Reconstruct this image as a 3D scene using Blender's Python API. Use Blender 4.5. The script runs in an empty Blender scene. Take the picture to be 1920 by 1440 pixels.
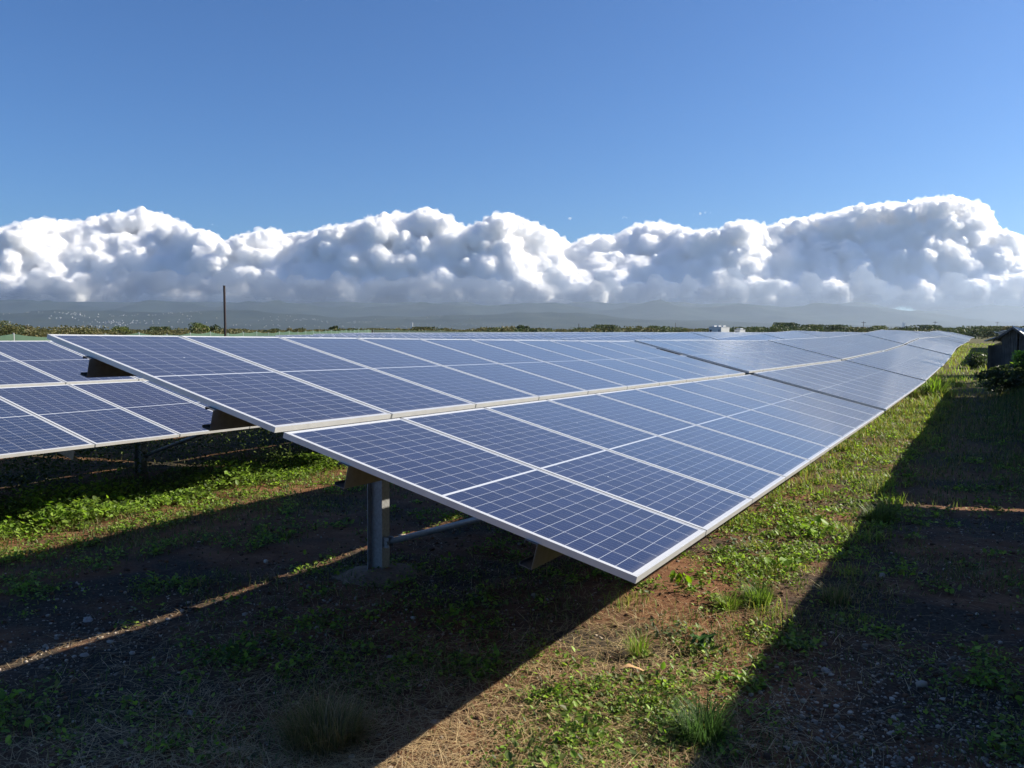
import bpy, bmesh, math, random
import numpy as np
from mathutils import Vector, Matrix, noise

S = bpy.context.scene
COL = S.collection
R = math.radians

# ------------------------------------------------------------------ camera, sky, sun
cam_data = bpy.data.cameras.new('camera')
cam = bpy.data.objects.new('camera', cam_data)
COL.objects.link(cam)
S.camera = cam
CAM_Z = 1.95
cam_data.sensor_width = 36
cam_data.lens = 29.85
cam_data.clip_start = .05
cam_data.clip_end = 90000
cam.location = (0, 0, CAM_Z)
cam.rotation_euler = (R(90 - 3.67), 0, 0)

SUN_AZ, SUN_EL = R(78.0), R(31.8)          # azimuth measured from +Y towards +X
world = bpy.data.worlds.new('World')
S.world = world
world.use_nodes = True
wn = world.node_tree
bg = wn.nodes['Background']
sky = wn.nodes.new('ShaderNodeTexSky')
sky.sky_type = 'NISHITA'
sky.sun_disc = False
sky.sun_elevation = SUN_EL
sky.sun_rotation = SUN_AZ
sky.air_density = 1.0
sky.dust_density = .45
sky.ozone_density = 4.0
tint = wn.nodes.new('ShaderNodeMix')
tint.data_type = 'RGBA'
tint.blend_type = 'MULTIPLY'
tint.inputs['Factor'].default_value = 1
tint.inputs['B'].default_value = (.57, .84, 1.17, 1)
wn.links.new(sky.outputs[0], tint.inputs['A'])
wn.links.new(tint.outputs['Result'], bg.inputs[0])
bg.inputs[1].default_value = .058

sun_data = bpy.data.lights.new('sun', 'SUN')
sun_data.energy = 5.0
sun_data.angle = R(.5)
sun_data.color = (1, .91, .75)
sun = bpy.data.objects.new('sun', sun_data)
COL.objects.link(sun)
sd = Vector((math.sin(SUN_AZ) * math.cos(SUN_EL), math.cos(SUN_AZ) * math.cos(SUN_EL), math.sin(SUN_EL)))
sun.rotation_euler = sd.to_track_quat('Z', 'Y').to_euler()

S.view_settings.view_transform = 'Standard'
S.view_settings.look = 'None'
S.view_settings.exposure = .95
S.view_settings.gamma = 1
S.render.engine = 'CYCLES'
S.cycles.use_denoising = True
S.cycles.max_bounces = 100
S.cycles.diffuse_bounces = 3
S.cycles.glossy_bounces = 3
S.cycles.transmission_bounces = 3
S.cycles.transparent_max_bounces = 8
S.cycles.volume_bounces = 96

# ------------------------------------------------------------------ frame of the rows
AZ = math.atan2(.4834486, .87523521)       # the rows run this way
RX, RY = math.sin(AZ), math.cos(AZ)        # along a row
SX, SY = math.cos(AZ), -math.sin(AZ)       # down-slope, across the rows


def W(r, s):
    return r * RX + s * SX, r * RY + s * SY


TILT = R(14.17)
PITCH_ROW = 6.45
S_CENTRE = -3.19                            # front row, middle of the table
KN = [-40, -20, 3.24, 13.5, 24, 34.4, 44.3, 54.8, 65, 76, 86, 108, 127, 163, 200]
TOPS = {
    0: [.45, .32, -.02, -.19, -.32, -.32, -.23, -.03, -.05, -.11, -.18, -.26, -.14, -.43, -.58],
    1: [.30, .20, -.12, -.22, -.34, -.46, -.44, -.16, -.04, -.20, -.25, -.32, -.20, -.50, -.65],
    2: [.15, .05, -.16, -.24, -.35, -.47, -.40, -.17, -.18, -.27, -.30, -.35, -.30, -.50, -.65],
    3: [.00, -.05, -.17, -.22, -.30, -.37, -.36, -.33, -.33, -.28, -.30, -.35, -.35, -.5, -.65],
    4: [.00, -.05, -.20, -.25, -.32, -.34, -.34, -.30, -.24, -.28, -.32, -.38, -.38, -.5, -.65],
    5: [-.1, -.15, -.30, -.35, -.37, -.37, -.33, -.27, -.30, -.34, -.36, -.40, -.40, -.5, -.65],
}
_fine = np.arange(-60, 260, .5)
_prof = []
for n in range(-1, 7):
    t = np.interp(_fine, KN, TOPS[min(max(n, 0), 5)]) + (.10 - .12 * np.clip((_fine - 36) / 10, 0, 1) if n == -1 else 0) + (-.02 if n == 6 else 0)
    _prof.append(t)
PROF = np.array(_prof)
STEP = 10.40
_k = np.exp(-np.linspace(-2, 2, 13) ** 2)
_k /= _k.sum()
SMOOTH = np.array([np.convolve(np.pad(p, 6, mode='edge'), _k, 'valid') for p in PROF])


def top_of(n, r, table=PROF):
    """height of a row's top edge relative to the camera; n may be fractional"""
    n = np.clip(np.asarray(n, float), -1, 5.999) + 1
    i = np.minimum(n.astype(int), 6)
    f = n - i
    q = np.clip((np.asarray(r, float) + 60) * 2, 0, len(_fine) - 1.001)
    j = q.astype(int)
    g = q - j
    a = table[i, j] * (1 - g) + table[i, j + 1] * g
    b = table[i + 1, j] * (1 - g) + table[i + 1, j + 1] * g
    return a * (1 - f) + b * f


def vnoise(x, y, seed=0):
    xi = np.floor(x).astype(np.int64)
    yi = np.floor(y).astype(np.int64)
    fx = x - xi
    fy = y - yi
    fx = fx * fx * (3 - 2 * fx)
    fy = fy * fy * (3 - 2 * fy)

    def h(a, b):
        v = (a * 374761393 + b * 668265263 + seed * 974634777) & 0x7fffffff
        v = ((v ^ (v >> 13)) * 1274126177) & 0x7fffffff
        return ((v ^ (v >> 16)) & 0xffff) / 65535.
    return (h(xi, yi) * (1 - fx) + h(xi + 1, yi) * fx) * (1 - fy) + (h(xi, yi + 1) * (1 - fx) + h(xi + 1, yi + 1) * fx) * fy


def fbm(x, y, sc, seed=0, o=4):
    t = 0
    a = 1.
    tot = 0
    for k in range(o):
        t = t + a * vnoise(x / sc, y / sc, seed + k)
        tot += a
        a *= .5
        sc *= .47
    return t / tot


def ground_z(r, s):
    r = np.asarray(r, float)
    s = np.asarray(s, float)
    n = (S_CENTRE - s) / PITCH_ROW
    z = CAM_Z + top_of(n, r, SMOOTH) - 1.93
    bank = np.clip((s - .3) / 2.2, 0, 1) * np.clip((r - 12) / 16, 0, 1) * np.clip((75 - r) / 20, 0, 1)
    z = z + .62 * bank * bank * (3 - 2 * bank)
    d = np.hypot(r, s)
    far = np.clip((d - 180) / 250, 0, 1)
    far = far * far * (3 - 2 * far)
    z = z * (1 - far) + (-.9) * far
    near = np.clip(1 - d / 60, 0, 1)
    z = z + near * ((fbm(r, s, 1.3, 5) - .5) * .10 + (fbm(r, s, .22, 9, 3) - .5) * .035)
    return z


# ------------------------------------------------------------------ small helpers
def tag(o, label=None, cat=None, group=None, kind=None):
    if label: o['label'] = label
    if cat: o['category'] = cat
    if group: o['group'] = group
    if kind: o['kind'] = kind
    return o


def link(name, me, parent=None, loc=None, rot=None):
    o = bpy.data.objects.new(name, me)
    COL.objects.link(o)
    if parent is not None: o.parent = parent
    if loc is not None: o.location = loc
    if rot is not None: o.rotation_euler = rot
    return o


class MB:
    """collects shapes into one mesh"""
    def __init__(self):
        self.v = []
        self.f = []
        self.m = []

    def add(self, vs, fs, mi=0):
        n = len(self.v)
        self.v += [tuple(p) for p in vs]
        self.f += [tuple(i + n for i in f) for f in fs]
        self.m += [mi] * len(fs)

    def box(self, a, b, mi=0):
        x0, y0, z0 = a
        x1, y1, z1 = b
        self.add([(x0, y0, z0), (x1, y0, z0), (x1, y1, z0), (x0, y1, z0), (x0, y0, z1), (x1, y0, z1), (x1, y1, z1), (x0, y1, z1)],
                 [(0, 3, 2, 1), (4, 5, 6, 7), (0, 1, 5, 4), (1, 2, 6, 5), (2, 3, 7, 6), (3, 0, 4, 7)], mi)

    def prism(self, prof, axis, a, b, mi=0):
        """closed profile extruded along axis 0/1/2 from a to b"""
        n = len(prof)

        def P(p, t):
            return {0: (t, p[0], p[1]), 1: (p[0], t, p[1]), 2: (p[0], p[1], t)}[axis]
        vs = [P(p, a) for p in prof] + [P(p, b) for p in prof]
        fs = [(i, (i + 1) % n, n + (i + 1) % n, n + i) for i in range(n)] + [tuple(range(n - 1, -1, -1)), tuple(range(n, 2 * n))]
        self.add(vs, fs, mi)

    def tube(self, p, q, r0, r1=None, seg=10, mi=0):
        r1 = r0 if r1 is None else r1
        p = Vector(p)
        q = Vector(q)
        d = (q - p).normalized()
        u = d.cross(Vector((0, 0, 1)) if abs(d.z) < .9 else Vector((1, 0, 0))).normalized()
        w = d.cross(u)
        vs = [p + (u * math.cos(2 * math.pi * i / seg) + w * math.sin(2 * math.pi * i / seg)) * r0 for i in range(seg)]
        vs += [q + (u * math.cos(2 * math.pi * i / seg) + w * math.sin(2 * math.pi * i / seg)) * r1 for i in range(seg)]
        fs = [(i, (i + 1) % seg, seg + (i + 1) % seg, seg + i) for i in range(seg)] + [tuple(range(seg - 1, -1, -1)), tuple(range(seg, 2 * seg))]
        self.add(vs, fs, mi)

    def mesh(self, name, mats):
        me = bpy.data.meshes.new(name)
        me.from_pydata(self.v, [], self.f)
        for m in mats: me.materials.append(m)
        if len(mats) > 1: me.polygons.foreach_set('material_index', self.m)
        bm = bmesh.new()
        bm.from_mesh(me)
        bmesh.ops.recalc_face_normals(bm, faces=bm.faces)
        bm.to_mesh(me)
        bm.free()
        return me


def tri_mesh(name, V, T, mat, col=None, smooth=False):
    """triangle soup from arrays, with an optional tint per vertex"""
    V = np.ascontiguousarray(V, np.float32)
    T = np.ascontiguousarray(T, np.int32)
    me = bpy.data.meshes.new(name)
    me.vertices.add(len(V))
    me.vertices.foreach_set('co', V.ravel())
    me.loops.add(T.size)
    me.loops.foreach_set('vertex_index', T.ravel())
    me.polygons.add(len(T))
    me.polygons.foreach_set('loop_start', np.arange(0, T.size, 3, dtype=np.int32))
    if smooth: me.polygons.foreach_set('use_smooth', np.ones(len(T), bool))
    if col is not None:
        a = me.attributes.new('tint', 'FLOAT_COLOR', 'POINT')
        c = np.ones((len(V), 4), np.float32)
        c[:, :3] = col
        a.data.foreach_set('color', c.ravel())
    me.materials.append(mat)
    me.update(calc_edges=True)
    return me


# ------------------------------------------------------------------ materials
def new_mat(name):
    m = bpy.data.materials.new(name)
    m.use_nodes = True
    nt = m.node_tree
    return m, nt, nt.nodes['Principled BSDF'], nt.nodes['Material Output']


def nd(nt, t, **kw):
    n = nt.nodes.new(t)
    for k, v in kw.items(): setattr(n, k, v)
    return n


def math_n(nt, op, a, b=None, c=None, clamp=False):
    n = nt.nodes.new('ShaderNodeMath')
    n.operation = op
    n.use_clamp = clamp
    for i, x in enumerate((a, b, c)):
        if x is None: continue
        if isinstance(x, (int, float)): n.inputs[i].default_value = x
        else: nt.links.new(x, n.inputs[i])
    return n.outputs[0]


def mix_n(nt, f, a, b, blend='MIX'):
    n = nt.nodes.new('ShaderNodeMix')
    n.data_type = 'RGBA'
    n.blend_type = blend
    for k, x in (('Factor', f), ('A', a), ('B', b)):
        if isinstance(x, (int, float)): n.inputs[k].default_value = x
        elif isinstance(x, tuple): n.inputs[k].default_value = (*x, 1)
        else: nt.links.new(x, n.inputs[k])
    return n.outputs['Result']


def noise_n(nt, vec, scale, detail=4, rough=.55, out=0):
    n = nt.nodes.new('ShaderNodeTexNoise')
    n.inputs['Scale'].default_value = scale
    n.inputs['Detail'].default_value = detail
    n.inputs['Roughness'].default_value = rough
    nt.links.new(vec, n.inputs['Vector'])
    return n.outputs[out]


def ramp_n(nt, f, stops):
    n = nt.nodes.new('ShaderNodeValToRGB')
    e = n.color_ramp.elements
    while len(e) < len(stops): e.new(.5)
    for i, (p, c) in enumerate(stops):
        e[i].position = p
        e[i].color = (*c, 1) if len(c) == 3 else c
    nt.links.new(f, n.inputs[0])
    return n.outputs[0]


def simple(name, col, rough=.6, metal=0., var=.12, scale=6., bump=0., spec=.5):
    m, nt, p, o = new_mat(name)
    tc = nd(nt, 'ShaderNodeTexCoord')
    f = noise_n(nt, tc.outputs['Object'], scale, 5)
    c = ramp_n(nt, f, [(.3, tuple(x * (1 - var) for x in col)), (.7, tuple(min(1, x * (1 + var)) for x in col))])
    nt.links.new(c, p.inputs['Base Color'])
    p.inputs['Roughness'].default_value = rough
    p.inputs['Metallic'].default_value = metal
    p.inputs['Specular IOR Level'].default_value = spec
    if bump:
        b = nd(nt, 'ShaderNodeBump')
        b.inputs['Strength'].default_value = bump
        b.inputs['Distance'].default_value = .02
        nt.links.new(f, b.inputs['Height'])
        nt.links.new(b.outputs[0], p.inputs['Normal'])
    return m


M_FRAME = simple('anodised_aluminium', (.66, .66, .65), .40, .45, .06, 9)
M_STRIP = simple('clamp_rail', (.30, .32, .33), .45, .6, .1, 9)
M_GALV = simple('galvanised_steel', (.30, .305, .315), .48, .55, .22, 40)
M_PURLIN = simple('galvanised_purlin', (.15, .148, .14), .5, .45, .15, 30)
M_BACK = simple('backsheet', (.62, .62, .62), .6)
M_DARK = simple('dark_plastic', (.03, .03, .03), .5)
M_RUST = simple('rusty_steel', (.030, .017, .016), .7, .1, .3, 3)
M_WHITE = simple('white_paint', (.75, .75, .73), .5, 0, .08, .6)
M_GREY = simple('grey_paint', (.32, .35, .39), .5, 0, .1, .8)
M_WOOD = simple('weathered_planks', (.095, .09, .085), .85, 0, .45, 2.5, .4)
M_TIN = simple('old_tin_roof', (.42, .43, .43), .45, .5, .2, 1.2)
M_BARK = simple('bark', (.11, .085, .06), .9, 0, .3, 3, .5)
M_STONE = simple('pale_stone', (.36, .31, .27), .9, 0, .25, 25, .6)
M_SOILPALE = simple('pale_soil', (.21, .145, .10), .95, 0, .3, 30, .8)
M_DEADLEAF = simple('dead_leaf', (.45, .28, .14), .8, 0, .2, 20)
M_TOWN = simple('town_walls', (.32, .32, .32), .7, 0, .1, .01)


def screen_mat(name, a, b):
    m, nt, p, o = new_mat(name)
    tc = nd(nt, 'ShaderNodeTexCoord')
    f = noise_n(nt, tc.outputs['Object'], .35, 5)
    g = noise_n(nt, tc.outputs['Object'], 3., 3)
    c = ramp_n(nt, math_n(nt, 'ADD', math_n(nt, 'MULTIPLY', f, .7), math_n(nt, 'MULTIPLY', g, .3)), [(.35, a), (.65, b)])
    nt.links.new(c, p.inputs['Base Color'])
    p.inputs['Roughness'].default_value = .8
    return m


M_SCREEN = screen_mat('faded_green_screen', (.028, .065, .040), (.055, .105, .065))  # paler green for the left stretch of fence
M_SCREEN_D = screen_mat('dark_green_screen', (.010, .028, .018), (.02, .045, .028))


def panel_mat():
    """one module: 6 x 24 half cells, white gaps, busbars, a film of dust. UV is in metres."""
    m, nt, p, o = new_mat('solar_glass')
    uv = nd(nt, 'ShaderNodeUVMap', uv_map='uv')
    sp = nd(nt, 'ShaderNodeSeparateXYZ')
    nt.links.new(uv.outputs[0], sp.inputs[0])
    x, y = sp.outputs[0], sp.outputs[1]
    GW, GL = .979, 1.983
    cx = math_n(nt, 'DIVIDE', math_n(nt, 'SUBTRACT', x, .0165), .1577)
    half = math_n(nt, 'GREATER_THAN', y, GL / 2)
    yy = math_n(nt, 'SUBTRACT', y, math_n(nt, 'MULTIPLY', half, .0145))
    cy = math_n(nt, 'DIVIDE', math_n(nt, 'SUBTRACT', yy, .019), .0805)
    fx = math_n(nt, 'FRACT', cx)
    fy = math_n(nt, 'FRACT', cy)
    # distance to the nearest gap centre, metres
    dx = math_n(nt, 'MULTIPLY', math_n(nt, 'MINIMUM', fx, math_n(nt, 'SUBTRACT', 1, fx)), .1577)
    dy = math_n(nt, 'MULTIPLY', math_n(nt, 'MINIMUM', fy, math_n(nt, 'SUBTRACT', 1, fy)), .0805)
    gx = math_n(nt, 'LESS_THAN', dx, .0013)
    gy = math_n(nt, 'LESS_THAN', dy, .0010)
    mid = math_n(nt, 'LESS_THAN', math_n(nt, 'ABSOLUTE', math_n(nt, 'SUBTRACT', y, GL / 2 )), .0075)
    ox = math_n(nt, 'GREATER_THAN', math_n(nt, 'ABSOLUTE', math_n(nt, 'SUBTRACT', cx, 3)), 3.0)
    oy = math_n(nt, 'GREATER_THAN', math_n(nt, 'ABSOLUTE', math_n(nt, 'SUBTRACT', cy, 12)), 12.0)
    gap = math_n(nt, 'MAXIMUM', math_n(nt, 'MAXIMUM', gx, gy), math_n(nt, 'MAXIMUM', mid, math_n(nt, 'MAXIMUM', ox, oy)))
    bus = math_n(nt, 'FRACT', math_n(nt, 'MULTIPLY', fx, 5.0))
    busd = math_n(nt, 'LESS_THAN', math_n(nt, 'ABSOLUTE', math_n(nt, 'SUBTRACT', bus, .5)), .016)
    # every cell a slightly different blue, and the crystal grain
    cid = nd(nt, 'ShaderNodeCombineXYZ')
    nt.links.new(math_n(nt, 'FLOOR', cx), cid.inputs[0])
    nt.links.new(math_n(nt, 'FLOOR', cy), cid.inputs[1])
    oi = nd(nt, 'ShaderNodeObjectInfo')
    nt.links.new(math_n(nt, 'MULTIPLY', oi.outputs['Random'], 97.), cid.inputs[2])
    wn_ = nd(nt, 'ShaderNodeTexWhiteNoise')
    nt.links.new(cid.outputs[0], wn_.inputs['Vector'])
    grain = noise_n(nt, uv.outputs[0], 130, 2)
    v = math_n(nt, 'ADD', math_n(nt, 'MULTIPLY', wn_.outputs[0], .5), math_n(nt, 'MULTIPLY', grain, .5))
    cell = ramp_n(nt, v, [(.2, (.0060, .0100, .043)), (.8, (.0105, .0165, .062))])
    cell = mix_n(nt, math_n(nt, 'MULTIPLY', busd, .55), cell, (.22, .24, .28))
    hs = nd(nt, 'ShaderNodeHueSaturation')
    nt.links.new(math_n(nt, 'MULTIPLY_ADD', oi.outputs['Random'], .5, .75), hs.inputs['Value'])
    nt.links.new(math_n(nt, 'MULTIPLY_ADD', oi.outputs['Random'], -.03, .515), hs.inputs['Hue'])
    nt.links.new(cell, hs.inputs['Color'])
    c = mix_n(nt, gap, hs.outputs[0], (.52, .54, .58))
    # dust: thin film everywhere, caked along the lower frame
    geo = nd(nt, 'ShaderNodeNewGeometry')
    dn = noise_n(nt, geo.outputs['Position'], 1.1, 5, .6)
    df = noise_n(nt, uv.outputs[0], 6., 4)
    low = math_n(nt, 'MULTIPLY_ADD', y, -20., 1.0, clamp=True)
    lowd = math_n(nt, 'MULTIPLY', low, math_n(nt, 'MULTIPLY_ADD', df, .9, .1))
    mp = nd(nt, 'ShaderNodeMapping')
    mp.inputs['Scale'].default_value = (26, 1.1, 1)
    nt.links.new(uv.outputs[0], mp.inputs[0])
    nt.links.new(math_n(nt, 'MULTIPLY', oi.outputs['Random'], 60.), mp.inputs['Location'])
    stv = noise_n(nt, mp.outputs[0], 1., 4, .6)
    streak = math_n(nt, 'MULTIPLY', math_n(nt, 'MAXIMUM', math_n(nt, 'SUBTRACT', stv, .52), 0), .16)
    film = math_n(nt, 'ADD', math_n(nt, 'ADD', streak, math_n(nt, 'MULTIPLY_ADD', dn, .014, .003)), math_n(nt, 'MULTIPLY', lowd, .40), clamp=True)
    c = mix_n(nt, film, c, (.42, .38, .33))
    # a few droppings
    vo = nd(nt, 'ShaderNodeTexVoronoi')
    vo.inputs['Scale'].default_value = 1.9
    nt.links.new(geo.outputs['Position'], vo.inputs['Vector'])
    spot = math_n(nt, 'LESS_THAN', math_n(nt, 'ADD', vo.outputs['Distance'], math_n(nt, 'MULTIPLY', noise_n(nt, geo.outputs['Position'], 60, 2), .03)), .03)
    c = mix_n(nt, math_n(nt, 'MULTIPLY', spot, .8), c, (.7, .7, .68))
    nt.links.new(c, p.inputs['Base Color'])
    p.inputs['Roughness'].default_value = .16
    rr = math_n(nt, 'MULTIPLY_ADD', dn, .10, .07)
    nt.links.new(rr, p.inputs['Roughness'])
    p.inputs['IOR'].default_value = 1.5
    p.inputs['Sheen Weight'].default_value = .65
    p.inputs['Sheen Roughness'].default_value = .27
    p.inputs['Sheen Tint'].default_value = (1, .95, .88, 1)
    return m


M_PANEL = panel_mat()


def leaf_mat(name, rough=.55, trans=.35):
    """foliage coloured by a tint stored on the mesh, light passes through the blades"""
    m, nt, p, o = new_mat(name)
    at = nd(nt, 'ShaderNodeAttribute', attribute_name='tint')
    nt.links.new(at.outputs['Color'], p.inputs['Base Color'])
    p.inputs['Roughness'].default_value = rough
    p.inputs['Specular IOR Level'].default_value = .35
    tr = nd(nt, 'ShaderNodeBsdfTranslucent')
    hs = nd(nt, 'ShaderNodeHueSaturation')
    hs.inputs['Value'].default_value = 1.35
    hs.inputs['Saturation'].default_value = 1.1
    nt.links.new(at.outputs['Color'], hs.inputs['Color'])
    nt.links.new(hs.outputs[0], tr.inputs['Color'])
    mx = nd(nt, 'ShaderNodeMixShader')
    mx.inputs[0].default_value = trans
    nt.links.new(p.outputs[0], mx.inputs[1])
    nt.links.new(tr.outputs[0], mx.inputs[2])
    nt.links.new(mx.outputs[0], o.inputs['Surface'])
    return m


M_LEAF = leaf_mat('leaf', .5, .45)
M_STRAW = leaf_mat('straw', .6, .12)
M_CROWN = leaf_mat('crown_leaf', .6, .25)
M_GRIT = leaf_mat('grit', .9, 0.)


def ground_mat():
    m, nt, p, o = new_mat('soil_ground')
    geo = nd(nt, 'ShaderNodeNewGeometry')
    P = geo.outputs['Position']
    big = noise_n(nt, P, .55, 5, .6)
    midn = noise_n(nt, P, 3.2, 5, .6)
    fine = noise_n(nt, P, 38, 5, .7)
    soil = ramp_n(nt, math_n(nt, 'ADD', math_n(nt, 'MULTIPLY', midn, .6), math_n(nt, 'MULTIPLY', fine, .4)),
                  [(.3, (.075, .033, .017)), (.5, (.17, .078, .040)), (.75, (.30, .17, .095))])
    grit = ramp_n(nt, fine, [(.35, (.026, .020, .015)), (.55, (.056, .044, .032)), (.74, (.16, .13, .10))])
    c = mix_n(nt, ramp_n(nt, big, [(.45, (0, 0, 0)), (.58, (1, 1, 1))]), soil, grit)
    # further out the ground reads as rough grass, beyond the fence as scrub
    ln = nd(nt, 'ShaderNodeVectorMath', operation='LENGTH')
    nt.links.new(P, ln.inputs[0])
    dist = nd(nt, 'ShaderNodeMapRange')
    dist.inputs['From Min'].default_value = 9
    dist.inputs['From Max'].default_value = 40
    nt.links.new(ln.outputs['Value'], dist.inputs['Value'])
    gr = ramp_n(nt, noise_n(nt, P, .22, 6, .65), [(.3, (.045, .055, .016)), (.55, (.085, .085, .026)), (.75, (.13, .11, .05))])
    c = mix_n(nt, math_n(nt, 'MULTIPLY', dist.outputs[0], .85), c, gr)
    nt.links.new(c, p.inputs['Base Color'])
    p.inputs['Roughness'].default_value = .95
    p.inputs['Specular IOR Level'].default_value = .2
    b = nd(nt, 'ShaderNodeBump')
    b.inputs['Strength'].default_value = .9
    b.inputs['Distance'].default_value = .02
    nt.links.new(math_n(nt, 'ADD', math_n(nt, 'MULTIPLY', fine, .6), midn), b.inputs['Height'])
    nt.links.new(b.outputs[0], p.inputs['Normal'])
    return m


M_GROUND = ground_mat()


def hill_mat():
    m, nt, p, o = new_mat('forested_hills')
    geo = nd(nt, 'ShaderNodeNewGeometry')
    f = noise_n(nt, geo.outputs['Position'], .0022, 8, .65)
    c = ramp_n(nt, f, [(.35, (.012, .022, .016)), (.55, (.026, .038, .024)), (.72, (.05, .055, .04))])
    nt.links.new(c, p.inputs['Base Color'])
    p.inputs['Roughness'].default_value = .95
    p.inputs['Specular IOR Level'].default_value = .1
    return m


M_HILL = hill_mat()


def volume_mat(name, col, dens, aniso=0.):
    m = bpy.data.materials.new(name)
    m.use_nodes = True
    nt = m.node_tree
    nt.nodes.clear()
    o = nt.nodes.new('ShaderNodeOutputMaterial')
    v = nt.nodes.new('ShaderNodeVolumePrincipled')
    v.inputs['Color'].default_value = (*col, 1)
    v.inputs['Density'].default_value = dens
    v.inputs['Anisotropy'].default_value = aniso
    nt.links.new(v.outputs[0], o.inputs['Volume'])
    return m


# ------------------------------------------------------------------ ground sheet
def graded(dense0, dense1, step, lo, hi, grow=1.09):
    a = list(np.arange(dense0, dense1, step))
    st = step
    x = a[-1]
    while x < hi:
        st *= grow
        x += st
        a.append(x)
    st = step
    x = a[0]
    b = []
    while x > lo:
        st *= grow
        x -= st
        b.append(x)
    return np.array(b[::-1] + a)


gr_ = graded(1.0, 11, .055, -13900, 13900, 1.055)
gs_ = graded(-10, 3, .055, -13900, 13900, 1.055)
GRr, GRs = np.meshgrid(gr_, gs_, indexing='ij')
gx_, gy_ = W(GRr, GRs)
keep_y = gy_
gz_ = ground_z(GRr, GRs)
nr, ns = GRr.shape
Vg = np.stack([gx_, gy_, gz_], -1).reshape(-1, 3)
ii = np.arange(nr * ns).reshape(nr, ns)
A, B_, C_, D_ = ii[:-1, :-1], ii[1:, :-1], ii[1:, 1:], ii[:-1, 1:]
Tg = np.concatenate([np.stack([A, C_, B_], -1).reshape(-1, 3), np.stack([A, D_, C_], -1).reshape(-1, 3)])
cy = Vg[Tg].mean(1)
Tg = Tg[(np.hypot(cy[:, 0], cy[:, 1]) < 13500)]
ground = link('ground', tri_mesh('ground', Vg, Tg, M_GROUND, smooth=True))
tag(ground, kind='structure')


# ------------------------------------------------------------------ solar tables
MW, ML, MH = 1.001, 2.005, .030
NMOD = 10
PIT = 1.018
TLEN = PIT * (NMOD - 1) + MW
GAPH = .0403
LIP = .011


def add_frame(mb, x0, w0, n0=0., mi=0):
    mb.box((x0, w0, n0 - MH), (x0 + LIP, w0 + ML, n0), mi)
    mb.box((x0 + MW - LIP, w0, n0 - MH), (x0 + MW, w0 + ML, n0), mi)
    mb.box((x0 + LIP, w0, n0 - MH), (x0 + MW - LIP, w0 + LIP, n0), mi)
    mb.box((x0 + LIP, w0 + ML - LIP, n0 - MH), (x0 + MW - LIP, w0 + ML, n0), mi)


def glass_mesh():
    me = bpy.data.meshes.new('glass')
    a, b = LIP, MW - LIP
    c, d = LIP, ML - LIP
    z0, z1 = -.0065, -.0015
    me.from_pydata([(a, c, z0), (b, c, z0), (b, d, z0), (a, d, z0), (a, c, z1), (b, c, z1), (b, d, z1), (a, d, z1)],
                   [], [(4, 5, 6, 7), (0, 3, 2, 1)])
    me.materials.append(M_PANEL)
    me.materials.append(M_BACK)
    me.polygons[1].material_index = 1
    uvl = me.uv_layers.new(name='uv')
    for l in me.loops:
        co = me.vertices[l.vertex_index].co
        uvl.data[l.index].uv = (co.x - LIP, co.y - LIP)
    return me


fm = MB()
add_frame(fm, 0, 0)
ME_FRAME = fm.mesh('panel_frame', [M_FRAME])
ME_GLASS = glass_mesh()


def purlin_profile(w, n):
    # C section open towards up-slope; (w, n) is the top outer corner of the web
    t, D, Fl, lp = .003, .12, .065, .016
    return [(w, n), (w + Fl, n), (w + Fl, n - lp), (w + Fl - t, n - lp), (w + Fl - t, n - t), (w + t, n - t), (w + t, n - D + t), (w + Fl - t, n - D + t),
            (w + Fl - t, n - D + lp), (w + Fl, n - D + lp), (w + Fl, n - D), (w, n - D)]


pm = MB()
pm.prism(purlin_profile(0, 0), 0, -.012, TLEN + .012)
ME_PURLIN = pm.mesh('purlin', [M_PURLIN])
rm = MB()
rm.prism([(-.035, -.10), (.035, -.10), (.035, -.096), (-.031, -.096), (-.031, -.004), (.035, -.004), (.035, 0), (-.035, 0)], 1, -1.78, 1.74)
ME_RAFTER = rm.mesh('rafter', [M_GALV])
HC = 1.448                               # middle of the table above its foot
po = MB()
fw, fd, tf, tw = .05, .075, .0065, .0045
po.prism([(-fw, -fd), (fw, -fd), (fw, -fd + tf), (tw, -fd + tf), (tw, fd - tf), (fw, fd - tf), (fw, fd), (-fw, fd), (-fw, fd - tf), (-tw, fd - tf), (-tw, -fd + tf), (-fw, -fd + tf)], 2, -.5, HC + .005)
ME_POST = po.mesh('post', [M_GALV])
st = MB()
st.tube((0, -.105, .285), (0, -2.13, HC - 1.04 * .2525 - .245), .025, seg=14)
ME_STRUT = st.mesh('strut', [M_GALV])
for q in ME_STRUT.polygons: q.use_smooth = True
bk = MB()
bk.box((-.034, -.130, .24), (-.027, -.0755, .325))
bk.box((.027, -.130, .24), (.034, -.0755, .325))
bk.box((-.034, -.0755, .235), (.034, -.0752 + .0001, .33))
bk.tube((-.048, -.112, .285), (.048, -.112, .285), .009, seg=8)
bk.tube((-.052, -.112, .285), (-.040, -.112, .285), .017, seg=6)
ME_BRACKET = bk.mesh('bracket', [M_GALV])
cs = MB()
g = PIT - MW
cs.box((.0045, 0, -.03), (g - .0045, ML, -.005))
ME_STRIP = cs.mesh('clamp_strip', [M_STRIP])
RAFT_X = (2.24, 5.09, 7.94)
PURLIN_W = (1.56, .471, -.50, -1.584)
POST_Y = 1.09


def put(name, me, parent, x, w, n, tilt=True):
    c, s_ = math.cos(TILT), math.sin(TILT)
    return link(name, me, parent, (x, w * c - n * s_, HC + w * s_ + n * c), (TILT, 0, 0) if tilt else None)


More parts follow.
